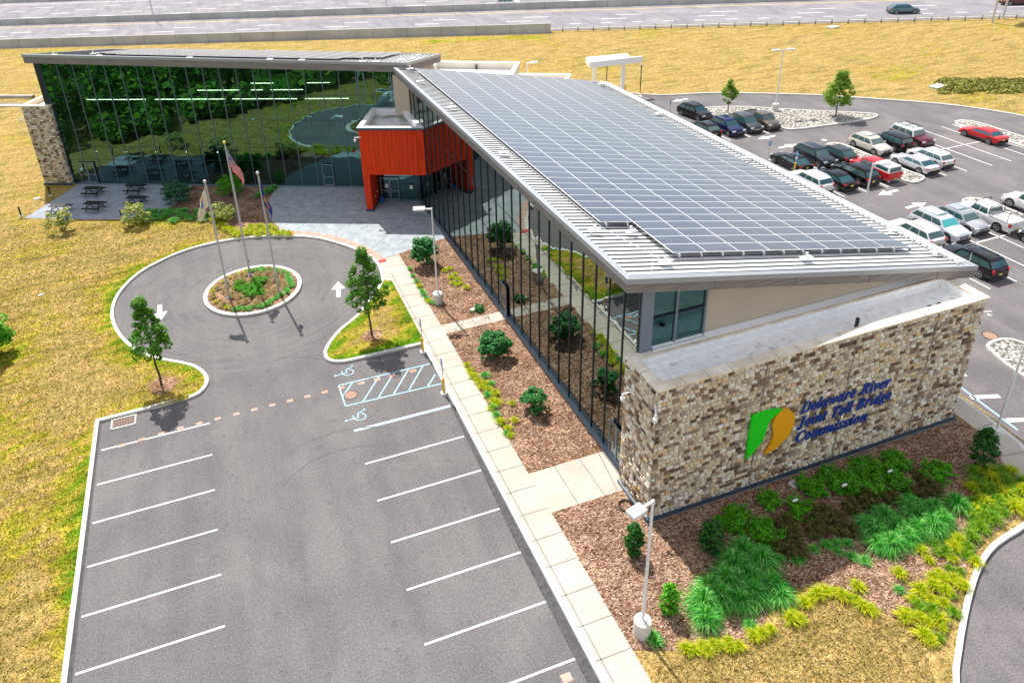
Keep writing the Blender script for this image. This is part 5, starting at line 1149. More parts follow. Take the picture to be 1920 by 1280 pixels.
flag('flag', 'limp stars and stripes flag on the tallest pole', 9.72, 16.45, 10.55, 2.2, 1.4, R(-30), us, .80)
flag('flag', 'limp buff flag with a blue and orange emblem on the left pole', 7.96, 13.67, 9.15, 2.2, 1.4, R(215), buff, .62)
flag('flag', 'limp dark blue flag with a gold and red emblem on the right pole', 11.49, 13.1, 9.1, 2.1, 1.3, R(-62), blue, 1.0)

def picnic_table(label, x, y, rz):
    t = thing('picnic_table', label, 'picnic table', (x, y, .146), rz, 'black picnic tables on the patio'); m = 'black_metal'
    b = MB()
    for i in range(5): b.box((0, -.30+.15*i, .74), (1.75, .14, .04), m)
    b.build('table_top', t)
    for s in (-1, 1): b = MB(); b.box((0, s*.72, .44), (1.75, .26, .04), m); b.build('bench', t)
    for s in (-1, 1):
        b = MB(); b.beam((s*.6, -.78, .40), (s*.6, .78, .40), .06, .06, m).beam((s*.6, -.6, 0), (s*.6, -.12, .72), .06, .06, m).beam((s*.6, .6, 0), (s*.6, .12, .72), .06, .06, m); b.build('leg', t)
A_ = R(-27)
for lab, x, y in (('black picnic table in the front row of the patio, in the sunny corner', -6.0, 36.3), ('black picnic table in the front row, second from the sunny corner', -2.9, 35.5), ('black picnic table in the front row nearest the variegated shrub', .85, 35.1), ('black picnic table in the rear row nearest the stone tower', -3.3, 39.5), ('black picnic table in the rear row, middle of three along the glass', .6, 38.4), ('black picnic table in the rear row half hidden by the blue green bush', 4.1, 37.2)):
    picnic_table(lab, x, y, A_)
def bollard_light(label, x, y, z=.12):
    t = thing('bollard_light', label, 'bollard light', (x, y, z)); b = MB(); b.tube((0, 0, -.05), (0, 0, .12), .16, 'kerb_concrete', n=14); b.build('footing', t); b = MB(); b.tube((0, 0, .1), (0, 0, .98), .075, 'black_metal', n=12).tube((0, 0, .98), (0, 0, 1.04), .085, 'black_metal', .05, 12); b.build('tube', t)
for l, x, y in (('black bollard light at the left tip of the patio, out on the lawn', -9.45, 36.9), ('black bollard light at the patio edge beside the pale shrub', -5.1, 33.7), ('black bollard light at the patio edge beside the variegated shrub', -.35, 31.9), ('black bollard light at the foot of the stone tower', -7.5, 41.3)): bollard_light(l, x, y)
def acc_sign(label, x, y, z=.0, bollard=True, h=2.6, rz=0):
    t = thing('accessible_sign', label, 'sign', (x, y, z), rz)
    if bollard: b = MB(); b.tube((0, 0, 0), (0, 0, .12), .2, 'white_paint', n=14).tube((0, 0, .1), (0, 0, 1.15), .085, 'yellow_paint', n=14); b.build('bollard', t)
    b = MB(); b.tube((0, 0, .0), (0, 0, h), .03, 'galvanised', n=8); b.build('post', t)
    b = MB(); b.box((-.04, 0, h-.28), (.015, .3, .46), 'blue_sign').box((-.04, 0, h-.65), (.012, .3, .16), 'plate_white'); b.build('sign_panel', t)
    b = MB(); b.box((-.05, 0, h-.20), (.006, .14, .14), 'plate_white').box((-.05, 0, h-.36), (.006, .2, .05), 'plate_white'); b.build('wheelchair_mark', t)
acc_sign('accessible parking sign on a yellow bollard at the lawn island corner', 19.33, 1.75); acc_sign('accessible parking sign on a yellow bollard beside the blue hatched bay', 19.3, -2.75)
acc_sign('blue accessible parking sign on a thin post by the black SUV at the rear', 59.3, 34.9, bollard=False, h=1.9, rz=R(-60)); acc_sign('parking sign on a yellow bollard beside the black saloon at the rear', 60.0, 15.2, h=2.3, rz=R(90))
x_, y_ = G(1441, 302, 0); acc_sign('small grey parking sign just beyond the roof edge', x_-1, y_-1, bollard=False, h=2.6, rz=R(90))
for l, p in (('thin dark post left of the canopy gap on the dry grass', (1137, 160)), ('thin dark post right of the white canopy, with a pale cap', (1200, 176))):
    x, y = G(*p); t = thing('marker_post', l, 'post', (x, y, .1)); b = MB(); b.tube((0, 0, 0), (0, 0, 3.6), .06, 'black_metal', n=8); b.build('pole', t); b = MB(); b.tube((0, 0, 3.6), (0, 0, 3.75), .09, 'white_paint', n=8); b.build('cap', t)
# highway sign gantry at the top right corner
x, y = G(1872, 44); t = thing('sign_gantry', 'orange highway sign on two steel posts at the top right corner', 'road sign', (x, y, .1), hd)
for s in (0, 3.0): b = MB(); b.tube((s-1, s*.9, 0), (s-1, s*.9, 7.2), .17, 'galvanised', n=10); b.build('post', t)
b = MB(); b.box((.6, 1.3, 6.0), (4.2, .12, 2.4), 'orange_sign', R(40)); b.build('sign_panel', t)
# highway light columns, seen through their bases at the top edge
for l, p in (('grey lighting column on the highway median left of centre', (288, 33)), ('grey lighting column on the highway median above the back wing', (725, 18))):
    x, y = G(*p, .2); t = thing('highway_lamp', l, 'lamp post', (x, y, .2)); b = MB(); b.tube((0, 0, 0), (0, 0, 12), .16, 'galvanised', .1, 10); b.build('pole', t); b = MB(); b.beam((0, 0, 11.9), (.5, -2.2, 12.1), .1, .1, 'galvanised').box((.6, -2.6, 12.1), (.35, .8, .15), 'galvanised'); b.build('lamp_head', t)
b = MB(); b.tube((0, 0, 0), (0, 0, .5), .16, 'bin_blue', .22, 14); b.tube((0, 0, .5), (0, 0, .52), .24, 'bin_blue', n=14); tag(b.build('bucket', loc=(*U(32.98+.2, -3.6)[:2], .15)), 'small blue bucket standing inside the red entrance column', 'bucket')
b = MB()
for i in range(22):
    for k in range(3): a, c = 2*math.pi*i/22, 2*math.pi*(i+1)/22; r = .30+.025*k; b.tube((r*math.cos(a), r*math.sin(a), .03+.03*k), (r*math.cos(c), r*math.sin(c), .03+.03*k), .018, 'black_metal', n=5, cap=False)
tag(b.build('hose', loc=(24.8, -14.35, .135)), 'coiled black hose lying on the bark by the stone corner', 'hose')
b = MB(); b.box((0, 0, .0), (.52, .42, .08), 'kerb_concrete', .2).box((0, 0, .045), (.3, .2, .01), 'barrier_concrete', .2); tag(b.build('utility_cover', loc=(33.2, -16.2, .16)), 'square grey utility cover in the mulch below the stone wall', 'utility cover')
b = MB(); b.box((0, 0, .0), (.42, .34, .08), 'kerb_concrete', .1); tag(b.build('utility_cover', loc=(24.0, 5.0, .16)), 'square pale utility cover in the bark bed near the narrow path', 'utility cover')
x, y = G(70, 375); b = MB(); b.box((0, 0, .0), (.6, .4, .08), 'kerb_concrete', .3); tag(b.build('utility_cover', loc=(x, y, .15)), 'pale utility cover in the lawn below the stone tower', 'utility cover')
x, y = G(78, 556); b = MB(); b.box((0, 0, .0), (.34, .24, .08), 'kerb_concrete', .6); tag(b.build('utility_cover', loc=(x, y, .15)), 'small pale utility cover in the dry lawn left of the turning circle', 'utility cover')
for l, x, y in (('white uplight in the bed nearest the logo', 32.0, -17.5), ('white uplight in the bed below the middle of the sign', 34.8, -17.6), ('white uplight in the bed below the right end of the sign', 37.5, -17.7)):
    t = thing('uplight', l, 'spotlight', (x, y, .13)); b = MB(); b.tube((0, 0, 0), (0, 0, .6), .03, 'black_metal', n=6); b.build('stake', t); b = MB(); b.beam((-.13, .0, .64), (.13, .0, .67), .09, .07, 'white_paint'); b.build('lamp_head', t)
# concrete channel on the left and far scraps
p0, p1 = G(-30, 186), G(62, 186); b = MB(); b.ribbon([p0, p1], -.5, .1, .5, 'barrier_concrete'); b.ribbon([(p0[0]-.8, p0[1]-2), (p1[0]-.8, p1[1]-2)], 1.2, .1, .14, 'joint_dark'); b.ribbon([(p0[0]-.8, p0[1]-3.4), (p1[0]-.8, p1[1]-3.4)], .6, .1, .3, 'kerb_concrete'); tag(b.build('drainage_channel'), 'concrete lined drainage channel at the left edge behind the stone tower', 'drain')
for l, p in (('white concrete inlet in the dry grass below the guardrail', (1561, 54)), ('white outfall slab beside the green scrub', (1757, 166))):
    x, y = G(*p); b = MB(); b.box((0, 0, 0), (1.9, 1.1, .3), 'kerb_concrete', .2); tag(b.build('concrete_inlet', loc=(x, y, .2)), l, 'drain')

# ================================================================== PLANTS
def leaf_mesh(name, m, centres, normals, size, rg, aspect=1.6, twist=True):
    """one mesh of small folded leaves"""
    n = len(centres); C = np.array(centres); Nn_ = np.array(normals)+rg.normal(0, .45, (n, 3)); Nn_ /= np.linalg.norm(Nn_, axis=1)[:, None]
    a = rg.normal(0, 1, (n, 3)); T = np.cross(Nn_, a); T /= np.linalg.norm(T, axis=1)[:, None]; B = np.cross(Nn_, T)
    s = (size*rg.uniform(.65, 1.3, n))[:, None]
    V = np.stack([C-T*s*aspect*.5, C+B*s*.5-Nn_*s*.12, C+T*s*aspect*.5, C-B*s*.5-Nn_*s*.12], 1).reshape(-1, 3)
    me = bpy.data.meshes.new(name); me.from_pydata(V.tolist(), [], [(4*i, 4*i+1, 4*i+2, 4*i+3) for i in range(n)]); me.materials.append(MAT[m]); return me
def obj_of(me, name, parent=None, loc=None):
    o = bpy.data.objects.new(name, me); COL.objects.link(o)
    if parent is not None: o.parent = parent
    if loc: o.location = loc
    return o
def crown_points(rg, z0, z1, rfun, n, nclump, cr):
    """leaf clumps spread through the crown's volume, so gaps and lumps show"""
    pts, nor = [], []
    for _ in range(nclump):
        u = rg.uniform(0, 1)**.85; z = z0+(z1-z0)*u; R_ = rfun(u); a = rg.uniform(0, 2*math.pi); r = R_*math.sqrt(rg.uniform(.12, 1)); c = np.array([r*math.cos(a), r*math.sin(a), z])
        k = int(n/nclump*rg.uniform(.6, 1.4)); d = rg.normal(0, 1, (k, 3)); d /= np.linalg.norm(d, axis=1)[:, None]; rad = cr*rg.uniform(.6, 1.25)*rg.uniform(.45, 1, k)**.5
        p = c+d*rad[:, None]*np.array([1, 1, .75]); pts.append(p); nor.append(d*.6+np.array([0, 0, .7]))
    return np.vstack(pts), np.vstack(nor)
def tree(label, x, y, h, clear, rad, seed, m='leaf_maple', n=4200, nclump=95, cr=.34, leaf=.12, z=.12, shape=None, lean=0, cat='tree', name='young_tree', trunk=.075):
    rg = np.random.RandomState(seed); t = thing(name, label, cat, (x, y, z))
    f = shape or (lambda u: rad*(math.sin(min(1, (u*1.0+.16))*math.pi*.93)**.8)*(1-.45*u)*1.15)
    b = MB(); p = Vector((0, 0, -.1)); top = h*.93; seg = 7
    for i in range(seg):
        q = Vector((rg.normal(0, .03), rg.normal(0, .03), top*(i+1)/seg)); b.tube(p, q, trunk*(1-i/seg*.85), 'bark', trunk*(1-(i+1)/seg*.85), 8, False); p = q
    for i in range(18):
        u = rg.uniform(.02, .85); zz = clear+(h-clear)*u*.9; a = rg.uniform(0, 6.28); r = f(u)*.8; b.tube((0, 0, zz), (r*math.cos(a), r*math.sin(a), zz+r*.9), .022, 'bark', .006, 5, False)
    b.build('trunk', t); P, N_ = crown_points(rg, clear+cr*.3, h-cr*.3, f, n, nclump, cr)
    obj_of(leaf_mesh('crown', m, P, N_, leaf, rg), 'crown', t); return t
tree('young maple with a dark green pointed crown on the left lawn beside the turning circle', 3.25, 4.65, 6.3, 2.1, 1.15, 1, m='leaf_maple', n=7600, nclump=105, cr=.27, leaf=.095)
tree('young maple with a ragged pointed crown on the triangular lawn island', 16.66, 4.75, 6.7, 2.2, 1.35, 2, n=8000, nclump=110, cr=.28, leaf=.095)
tree('slim pale green young tree at the left end of the long pebble island', 65.5, 32.6, 3.9, 1.3, .95, 3, m='leaf_pale', n=1700, nclump=60, cr=.28, leaf=.14, trunk=.06)
tree('bushy conical green tree near the right end of the long pebble island', 75.2, 26.3, 5.1, 1.2, 1.6, 4, m='leaf_pale', n=3800, nclump=120, cr=.42, leaf=.16, trunk=.08)
def shrub(label, x, y, r, h, m, seed, n=1500, nclump=40, cr=.25, leaf=.11, z=.13, flat=.0, name='shrub', cat='shrub', stem=True, rz=None, group=None):
    rg = np.random.RandomState(seed); t = thing(name, label, cat, (x, y, z), group=group)
    f = lambda u: r*math.sqrt(max(.05, 1-(u*.95-.25)**2*1.35)); z0 = h*.12 if not stem else h*.25
    P, N_ = crown_points(rg, z0, h-cr*.4, f, n, nclump, cr); P[:, 2] = np.maximum(P[:, 2], .03)
    obj_of(leaf_mesh('foliage', m, P, N_, leaf, rg), 'foliage', t)
    b = MB()
    for i in range(7): a = rg.uniform(0, 6.28); k = rg.uniform(.2, .7)*r; b.tube((0, 0, -.03), (k*math.cos(a), k*math.sin(a), h*rg.uniform(.4, .75)), .025, 'bark', .01, 5, False)
    b.build('stems', t); return t
shrub('large round glossy shrub near the plaza end of the bark bed', 22.75, 12.6, .95, 2.3, 'leaf_gloss', 11, n=2400, nclump=60, cr=.30, leaf=.15)
shrub('round glossy shrub in the bark bed just past the narrow path', 23.45, -.55, .92, 1.6, 'leaf_gloss', 12, n=2600, nclump=60, cr=.28, leaf=.14)
shrub('small open glossy shrub in the bark bed, lowest of the three beside the glass', 23.6, -6.3, .72, 1.35, 'leaf_gloss', 13, n=1300, nclump=34, cr=.22, leaf=.13)
shrub('low dark tuft beside the narrow path', 24.2, 4.9, .45, .35, 'leaf_gloss', 14, n=500, nclump=16, cr=.16, leaf=.10, stem=False)
shrub('sparse spreading pale shrub at the patio edge near the sunny corner', -5.35, 31.9, 1.15, 2.0, 'leaf_variegated', 15, n=1000, nclump=30, cr=.28, leaf=.13)
shrub('variegated spreading shrub at the patio edge in the middle', .95, 30.4, 1.2, 2.0, 'leaf_variegated', 16, n=1500, nclump=40, cr=.3, leaf=.13)
shrub('big blue green feathery bush beside the patio', 4.6, 33.6, 1.35, 2.2, 'leaf_blue', 17, n=3200, nclump=70, cr=.34, leaf=.12)
shrub('mid green bush behind the left flagpole against the glass', 9.4, 33.2, 1.2, 2.1, 'leaf_juniper', 18, n=2600, nclump=60, cr=.32, leaf=.12)
shrub('speckled variegated bush between the left and middle flagpoles', 8.4, 27.4, 1.1, 1.8, 'leaf_variegated', 19, n=2200, nclump=50, cr=.3, leaf=.11)
shrub('big dark wild bush cut off by the left edge of the lawn', -8.25, 12.7, 1.9, 3.2, 'leaf_juniper', 20, n=7000, nclump=140, cr=.45, leaf=.15)
def column(label, x, y, r, h, m, seed, n=1900): 
    rg = np.random.RandomState(seed); t = thing('columnar_shrub', label, 'shrub', (x, y, .13)); f = lambda u: r*(math.sin(min(1, u*.92+.12)*math.pi)**.55)
    P, N_ = crown_points(rg, .12, h-.1, f, n, 90, .16); obj_of(leaf_mesh('foliage', m, P, N_, .085, rg), 'foliage', t)
    b = MB(); b.tube((0, 0, -.05), (0, 0, h*.8), .04, 'bark', .01, 6, False); b.build('stem', t)
column('narrow dark columnar shrub beside the front lamp post', 23.7, -16.9, .40, 1.9, 'leaf_dark', 31); column('thin ragged light green upright shrub right of the front lamp base', 23.55, -20.0, .36, 1.8, 'leaf_juniper', 32, 1300)
column('tall dark upright shrub at the left end of the clipped bed, against the junipers', 27.0, -18.0, .55, 1.9, 'leaf_dark', 33, 2600); column('dark upright conifer at the right end of the bed by the lamp post', 42.4, -18.6, .6, 2.5, 'leaf_dark', 34, 2800)
CB = (1150, 850, 2.4935)      # crop of the photograph the bed plants were measured in
def juniper_mesh(seed, m='leaf_juniper', r=.85, h=.7, n=2600):
    rg = np.random.RandomState(seed); P = []; N_ = []
    for _ in range(34):
        a = rg.uniform(0, 6.28); el = rg.uniform(.25, 1.1); L = r*rg.uniform(.6, 1.1); d = np.array([math.cos(a)*math.cos(el), math.sin(a)*math.cos(el), math.sin(el)*h/r*1.1]); k = int(n/34)
        t = rg.uniform(.15, 1, k); p = d*L*t[:, None]+rg.normal(0, .055, (k, 3))*(1.3-t[:, None]*.8)*1.6; P.append(p); N_.append(np.tile(d*.3+np.array([0, 0, .8]), (k, 1)))
    P = np.vstack(P); P[:, 2] = np.maximum(P[:, 2], .03); return leaf_mesh('foliage', m, P, np.vstack(N_), .06, rg, 2.4)
JM = [juniper_mesh(s) for s in (1, 2, 3)]; BM_ = [juniper_mesh(s, 'leaf_brown', .7, .75, 1500) for s in (4, 5, 6)]
def place(name, meshes, part, lab, cat, grp, pts, s0=.85, s1=1.15, z=.13, seed=5, hz_=0.35):
    rr = random.Random(seed)
    for (px, py) in pts:
        x, y = G(CB[0]+px/CB[2], CB[1]+py/CB[2], z+hz_); o = tag(obj_of(rr.choice(meshes), name, None, (x, y, z)), lab, cat, grp); o.rotation_euler = (0, 0, rr.uniform(0, 6.28)); s = rr.uniform(s0, s1); o.scale = (s, s, s*rr.uniform(.85, 1.1))
place('juniper', JM, 'foliage', 'bright green spreading juniper in the shaded bed below the stone wall', 'shrub', 'junipers below the stone wall',
      [(735, 215), (690, 335), (550, 310), (590, 275), (890, 265), (870, 240), (950, 160), (915, 130), (1060, 120), (1010, 85), (1150, 110), (1210, 150), (1200, 50), (1150, 40), (1340, 40), (1310, 20), (1350, 130), (1490, 95), (1090, 150), (1265, 95), (1520, 70), (730, 370)], .8, 1.05)
place('russet_shrub', BM_, 'foliage', 'low brownish green shrub between the junipers and the grasses', 'shrub', 'brownish shrubs in the bed',
      [(800, 310), (790, 420), (860, 440), (840, 360), (940, 350), (980, 270), (1060, 300), (1110, 240), (1200, 215), (1420, 170), (1480, 150), (1090, 345), (1300, 190), (1450, 95), (1010, 330), (930, 300)], .75, 1.0)
def grass_clump(seed, m, r=.7, h=.75, n=260, w=.022, arch=1.0):
    rg = np.random.RandomState(seed); V = []; F = []
    for i in range(n):
        a = rg.uniform(0, 6.28); lean = rg.uniform(.1, 1)**.7; L = h*rg.uniform(.75, 1.15); r0 = .12*r*rg.uniform(0, 1); out = r*lean*rg.uniform(.8, 1.1); o = len(V); s = np.array([-math.sin(a), math.cos(a), 0])*w*rg.uniform(.7, 1.4)
        a2 = a+rg.normal(0, .35)
        for k, t in enumerate((0, .3, .6, .85, 1.0)):
            rad = r0+out*t**1.25; zz = L*(1.9*t-(1.0+.85*lean*arch)*t*t)*(.95 if lean < .5 else .8); aa = a+(a2-a)*t; c = np.array([rad*math.cos(aa), rad*math.sin(aa), max(.02, zz)]); ww = (1-t*.9)
            V += [tuple(c-s*ww), tuple(c+s*ww)]
            if k: F.append((o+2*k-2, o+2*k-1, o+2*k+1, o+2*k))
    me = bpy.data.meshes.new('blades'); me.from_pydata(V, [], F); me.materials.append(MAT[m]); return me
GM = [grass_clump(s, 'blade_green', .95, .95, 420, .020) for s in (1, 2, 3)]; YM = [grass_clump(s, 'blade_yellow', .52, .46, 170, .02, .6) for s in (4, 5, 6)]; DM = [grass_clump(s, 'blade_dry', .42, .38, 130, .02, .6) for s in (7, 8)]; LM = [grass_clump(s, 'blade_lime', .5, .42, 150, .02, .6) for s in (14, 15)]; MM = [grass_clump(s, 'blade_green', .5, .42, 150, .02, .5) for s in (9, 10)]
place('fountain_clump', GM, 'blades', 'large arching fountain grass clump in the left green drift of the bed', 'plant', 'fountain grasses, left drift',
      [(610, 440), (560, 500), (690, 480), (640, 560), (530, 570), (740, 600), (590, 680), (460, 620), (420, 690), (430, 765), (500, 660), (650, 640), (770, 640)], 1.0, 1.2)
place('fountain_clump', GM, 'blades', 'large arching fountain grass clump in the right green drift of the bed', 'plant', 'fountain grasses, right drift',
      [(1270, 280), (1220, 350), (1330, 330), (1240, 410), (1380, 380), (1430, 270), (1420, 340), (1500, 250), (1490, 330), (1535, 300), (1300, 410), (1390, 230), (1190, 320)], .9, 1.1)
place('fountain_clump', GM, 'blades', 'single round fountain grass clump in front of the right-hand conifer', 'plant', None, [(1610, 225)], .98, 1.02)
place('golden_tuft', YM, 'blades', 'yellow green grass clump in the short band near the front lamp post', 'plant', 'yellow green grasses near the front lamp', [(380, 900), (445, 905), (500, 880), (550, 890), (340, 895), (660, 835), (740, 805), (700, 820), (590, 880), (420, 880), (470, 870), (540, 865)], .75, 1.0, seed=8)
place('golden_tuft', YM, 'blades', 'yellow green grass clump in the curved band along the tan lawn', 'plant', 'yellow green grasses along the tan lawn', [(850, 730), (875, 755), (835, 760), (900, 680), (930, 655), (960, 640), (1000, 625), (1040, 630), (1075, 645), (1110, 655), (1140, 665), (1170, 700), (1205, 710), (1145, 605)], .6, 1.1, seed=9)
place('golden_tuft', YM, 'blades', 'lone yellow green grass clump on open mulch', 'plant', None, [(1342, 545)], .98, 1)
place('golden_tuft', YM+LM[:1], 'blades', 'yellow green grass clump in the broad drift beside the driveway kerb', 'plant', 'yellow green grasses by the driveway kerb',
      [(1440, 430), (1500, 395), (1555, 375), (1600, 420), (1650, 450), (1620, 380), (1700, 485), (1480, 480), (1530, 540), (1575, 515), (1440, 620), (1500, 600), (1560, 620), (1600, 570), (1380, 720), (1430, 690), (1490, 660), (1550, 680), (1600, 720), (1480, 770), (1530, 760), (1460, 830), (1530, 840), (1590, 640), (1440, 745), (1500, 720), (1545, 800), (1500, 560), (1560, 440), (1520, 440), (1660, 420), (1410, 660), (1640, 600), (1630, 530), (1370, 745), (1590, 470), (1490, 860), (1550, 570)], .65, 1.15, seed=10)
place('golden_tuft', LM+[YM[0]], 'blades', 'grass clump in the light green mass at the right end of the bed', 'plant', 'grasses filling the right end of the bed',
      [(x+rnd.uniform(-14, 14), y+rnd.uniform(-12, 12)) for x in range(1690, 1960, 44) for y in range(70, 400, 44) if y < 400-(x-1690)*.85 and y > 60+(x-1690)*.05], 1.0, 1.35, seed=11)
place('green_tuft', MM, 'blades', 'small green grass tuft at the mulch edge in front of the russet shrubs', 'plant', 'small green tufts in front of the russet shrubs', [(1120, 460), (1050, 400), (940, 430), (880, 470), (1000, 410), (1180, 480), (860, 480), (1055, 440), (200, 860), (185, 830), (640, 780), (1340, 615), (1100, 400), (780, 470)], .7, 1.0, seed=12)
# clumps beside the pavement in the two bark beds
def line_plants(lab, grp, meshes, pts, crop, s0, s1, seed, name='golden_tuft', z=.13):
    rr = random.Random(seed)
    for px, py in pts:
        x, y = G(crop[0]+px/crop[2], crop[1]+py/crop[2], z+.2); x = max(x, 21.35) if y < 16 and x > 19 else x
        o = tag(obj_of(rr.choice(meshes), name, None, (x, y, z)), lab, 'plant', grp); o.rotation_euler = (0, 0, rr.uniform(0, 6.28)); s = rr.uniform(s0, s1); o.scale = (s, s, s)
CP = (560, 330, 2.977)
line_plants('green tuft in the row hugging the pavement near the plaza', 'tufts along the pavement near the plaza', MM+YM[:1], [(620, 510), (632, 550), (648, 582), (660, 610), (672, 640), (690, 655), (700, 680), (725, 690), (745, 700)], CP, .65, .9, 21)
line_plants('yellow green tuft in the loose drift in the middle of the upper bark bed', 'tufts in the middle of the upper bark bed', YM, [(840, 510), (870, 540), (890, 570), (850, 560), (905, 590), (935, 615), (815, 520), (860, 590), (880, 600)], CP, .65, .85, 22)
line_plants('green tuft in the long row hugging the pavement past the narrow path', 'tufts along the pavement past the narrow path', MM+YM, [(940, 1045), (955, 1080), (980, 1105), (1000, 1135), (1040, 1105), (1040, 1150), (1060, 1180), (1055, 1215), (1095, 1205), (1085, 1245), (1110, 1260), (1020, 1170), (960, 1110), (1075, 1150)], CP, .7, .95, 23)
line_plants('green tuft at the lower end of the row by the pavement, above the broad path', 'tufts above the broad path', MM+YM, [(660, 250), (690, 240), (700, 270), (722, 295), (745, 322), (735, 340), (770, 290), (700, 300), (755, 345), (760, 225)], (580, 640, 2.0), .65, .85, 24)
CZ = (0, 330, 2.977)
line_plants('golden tuft in the yellow hedge along the plaza end of the turning circle', 'golden hedge by the turning circle', YM, [(1210, 250), (1235, 275), (1265, 295), (1290, 300), (1310, 320), (1350, 300), (1380, 315), (1410, 300), (1440, 320), (1470, 300), (1500, 315), (1530, 290), (1550, 320), (1580, 310), (1610, 320), (1400, 280), (1450, 280), (1330, 325), (1190, 240), (1500, 280)], CZ, 1.05, 1.35, 25)
line_plants('dark green tuft in the fringe below the patio bushes', 'green fringe below the patio bushes', MM, [(790+i*26, 215+14*math.sin(i*2)+(i % 2)*18) for i in range(15)]+[(830+i*40, 195) for i in range(6)]+[(1440+i*18, 110-i*9) for i in range(6)], CZ, 1.15, 1.5, 26, 'green_tuft')
# turning circle island
rr = random.Random(3)
def isl(lab, grp, meshes, rs, n, name, s0, s1, a0=0, a1=6.283, part='blades'):
    for i in range(n):
        a = a0+(a1-a0)*(i+rr.uniform(-.3, .3))/n; r = rr.uniform(*rs); o = tag(obj_of(rr.choice(meshes), name, None, (isl_c[0]+r*math.cos(a), isl_c[1]+r*math.sin(a), .17)), lab, 'plant', grp); o.rotation_euler = (0, 0, rr.uniform(0, 6.28)); s = rr.uniform(s0, s1); o.scale = (s, s, s)
isl('dried straw coloured grass tuft on the flagpole island', 'dry tufts on the flagpole island', DM, (.9, 2.95), 62, 'dry_tuft', .85, 1.25)
isl('low green juniper at the heart of the flagpole island', 'junipers at the heart of the flagpole island', JM, (0, 1.25), 10, 'juniper', .6, .85, part='foliage')
isl('green tuft at the rim of the flagpole island', 'green tufts at the rim of the flagpole island', MM, (2.6, 3.05), 36, 'green_tuft', .6, .9, R(-120), R(95))
isl('yellow green tuft at the shaded rim of the flagpole island', 'yellow green tufts at the island rim', YM, (2.7, 3.0), 10, 'golden_tuft', .5, .7, R(95), R(240))
# loose bark flakes and litter on the beds
rg = np.random.RandomState(9)
def flakes(poly, n, name, lab, m, z=.14, size=.05, seed=1):
    rg = np.random.RandomState(seed); P = np.array(poly); lo, hi = P.min(0), P.max(0); Q = rg.uniform(lo, hi, (n*3, 2)); Q = Q[pip(Q, poly)][:n]; C_ = np.c_[Q, np.full(len(Q), z)+rg.uniform(0, .025, len(Q))]; N_ = np.tile([0, 0, 2.0], (len(Q), 1))
    o = obj_of(leaf_mesh(name, m, C_, N_, size, rg, 2.0), name); tag(o, lab, 'mulch', kind='stuff')
def ramp_island(name, cols, rough=.9):
    m = mat(name, rough=rough, spec=.1); t = NT(m); t.base(t.ramp(t.N('NewGeometry').outputs['Random Per Island'], [(i/(len(cols)-1), k) for i, k in enumerate(cols)]))
ramp_island('bark_flakes', [(.06, .028, .018), (.19, .10, .06), (.34, .20, .13), (.52, .36, .25), (.74, .62, .50)])
flakes([(21.4, -10.6), (25.6, -10.6), (25.6, 16.3), (21.4, 15.0)], 9000, 'bark_chips', 'loose bark chips scattered over the beds beside the glass wall', 'bark_flakes', seed=2, size=.055)
flakes(south_bed, 12000, 'bark_chips', 'loose bark chips scattered over the bed below the stone wall', 'bark_flakes', seed=3, size=.05)
leaf_mat('leaf_scrub', [(.10, .07, .02), (.14, .17, .02), (.26, .28, .03), (.40, .33, .08)], .2)
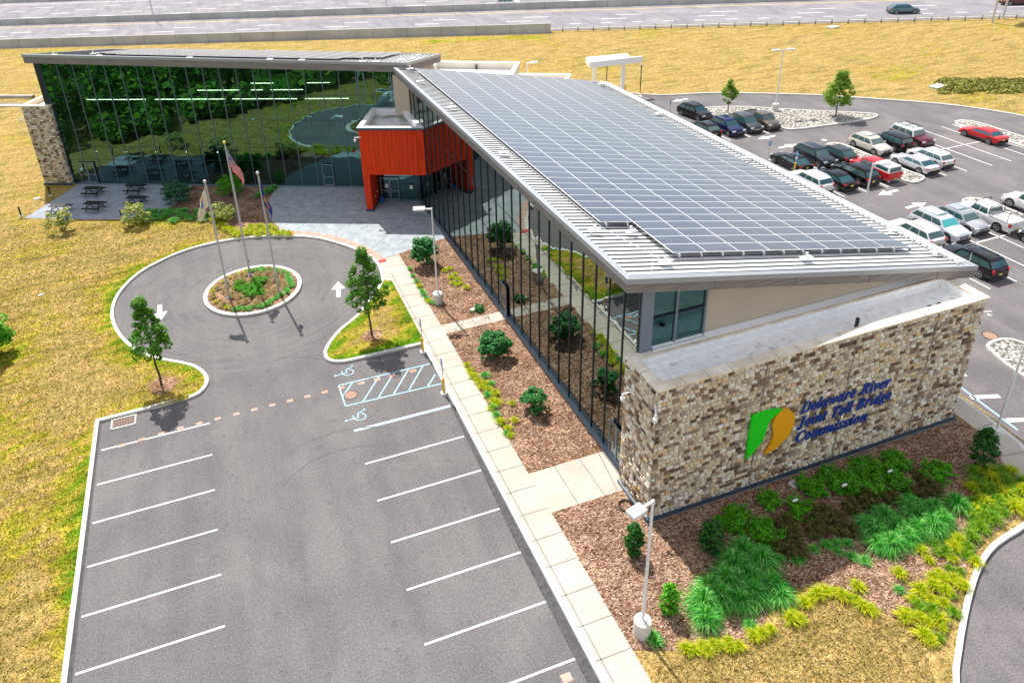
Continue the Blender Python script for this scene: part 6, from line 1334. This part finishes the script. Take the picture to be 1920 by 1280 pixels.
# pebbles lying on the rear islands, scrub on the slope, woodland reflected in the glass
pts = [G(1790+rr.uniform(-25, 130), 163+rr.uniform(-11, 14)) for _ in range(110)]
P = []; N_ = []
for x, y in pts:
    k = 40; d = rg.normal(0, 1, (k, 3)); d /= np.linalg.norm(d, axis=1)[:, None]; P.append(np.array([x, y, .22])+d*np.array([1.0, .8, .28])*rg.uniform(.3, 1, (k, 1))); N_.append(d+np.array([0, 0, .6]))
o = obj_of(leaf_mesh('scrub', 'leaf_scrub', np.vstack(P), np.vstack(N_), .28, rg, 1.8), 'scrub'); tag(o, 'rough green and brown scrub patch on the dry slope at the right', 'scrub', kind='stuff')
P = []; N_ = []
for i in range(430):
    y = rg.uniform(-48, 44); dep = rg.uniform(0, 1)**1.6*34; edge = -2.6-.176*(y+13.3)-.5; hgt = rg.uniform(2.5, 4.5) if dep < 4 else rg.uniform(6, 13); rad = min(hgt*.45, rg.uniform(1.6, 3.2)); x = edge-rad*1.0-dep; k = 190
    if y > 34 and dep < 2: continue
    d = rg.normal(0, 1, (k, 3)); d /= np.linalg.norm(d, axis=1)[:, None]
    P.append(np.array([x, y, hgt*.52])+d*np.array([rad, rad, hgt*.5])*(rg.uniform(.4, 1, (k, 1))**.5)); N_.append(d+np.array([0, 0, .5]))
o = obj_of(leaf_mesh('woodland', 'leaf_forest', np.vstack(P), np.vstack(N_), .50, rg, 1.5), 'woodland'); tag(o, 'dense green woodland to the left of the lawn, mirrored in the long glass front', 'woodland', kind='stuff')

# short tufts standing in the lawns
ramp_island('grass_blades', [(.17, .24, .02), (.26, .29, .035), (.38, .33, .06), (.48, .38, .11), (.58, .47, .20)], .9); ramp_island('straw_blades', [(.24, .19, .05), (.38, .29, .10), (.48, .36, .15), (.62, .50, .26)], .9)
def tufts(poly, n, lab, seed, hole=None, m='grass_blades'):
    rg = np.random.RandomState(seed); P = np.array(poly); lo, hi = P.min(0), P.max(0); Q = rg.uniform(lo, hi, (n, 2)); Q = Q[pip(Q, poly)]
    if hole is not None: Q = Q[~pip(Q, hole) & (segdist(Q, hole, True) > .35)]
    k = np.c_[Q, np.full(len(Q), .15)]; N_ = rg.normal(0, 1, (len(Q), 3))*np.array([1, 1, .5])
    o = obj_of(leaf_mesh('grass_tufts', m, k, N_, .055, rg, 1.6), 'grass_tufts'); tag(o, lab, 'grass', kind='stuff')
tufts([(-5.5, -18), (-.6, -18), (-.6, 2.9), (6.6, 2.9), (6.4, 8), (9, 25.6), (2, 30.5), (-9.5, 35), (-11, 34), (-7.5, 8)], 60000, 'dry and green blades standing in the left lawn', 4, [p for p in lot_poly])
tufts([(21.6, -21.6), (23.4, -22), (25.3, -22.5), (26.6, -22.3), (28.6, -21.3), (30.9, -22.3), (32.2, -24.6), (30.8, -26.5), (28.2, -30), (21.6, -30)], 15000, 'dry blades standing in the tan lawn at the bottom right', 5, None, 'straw_blades')
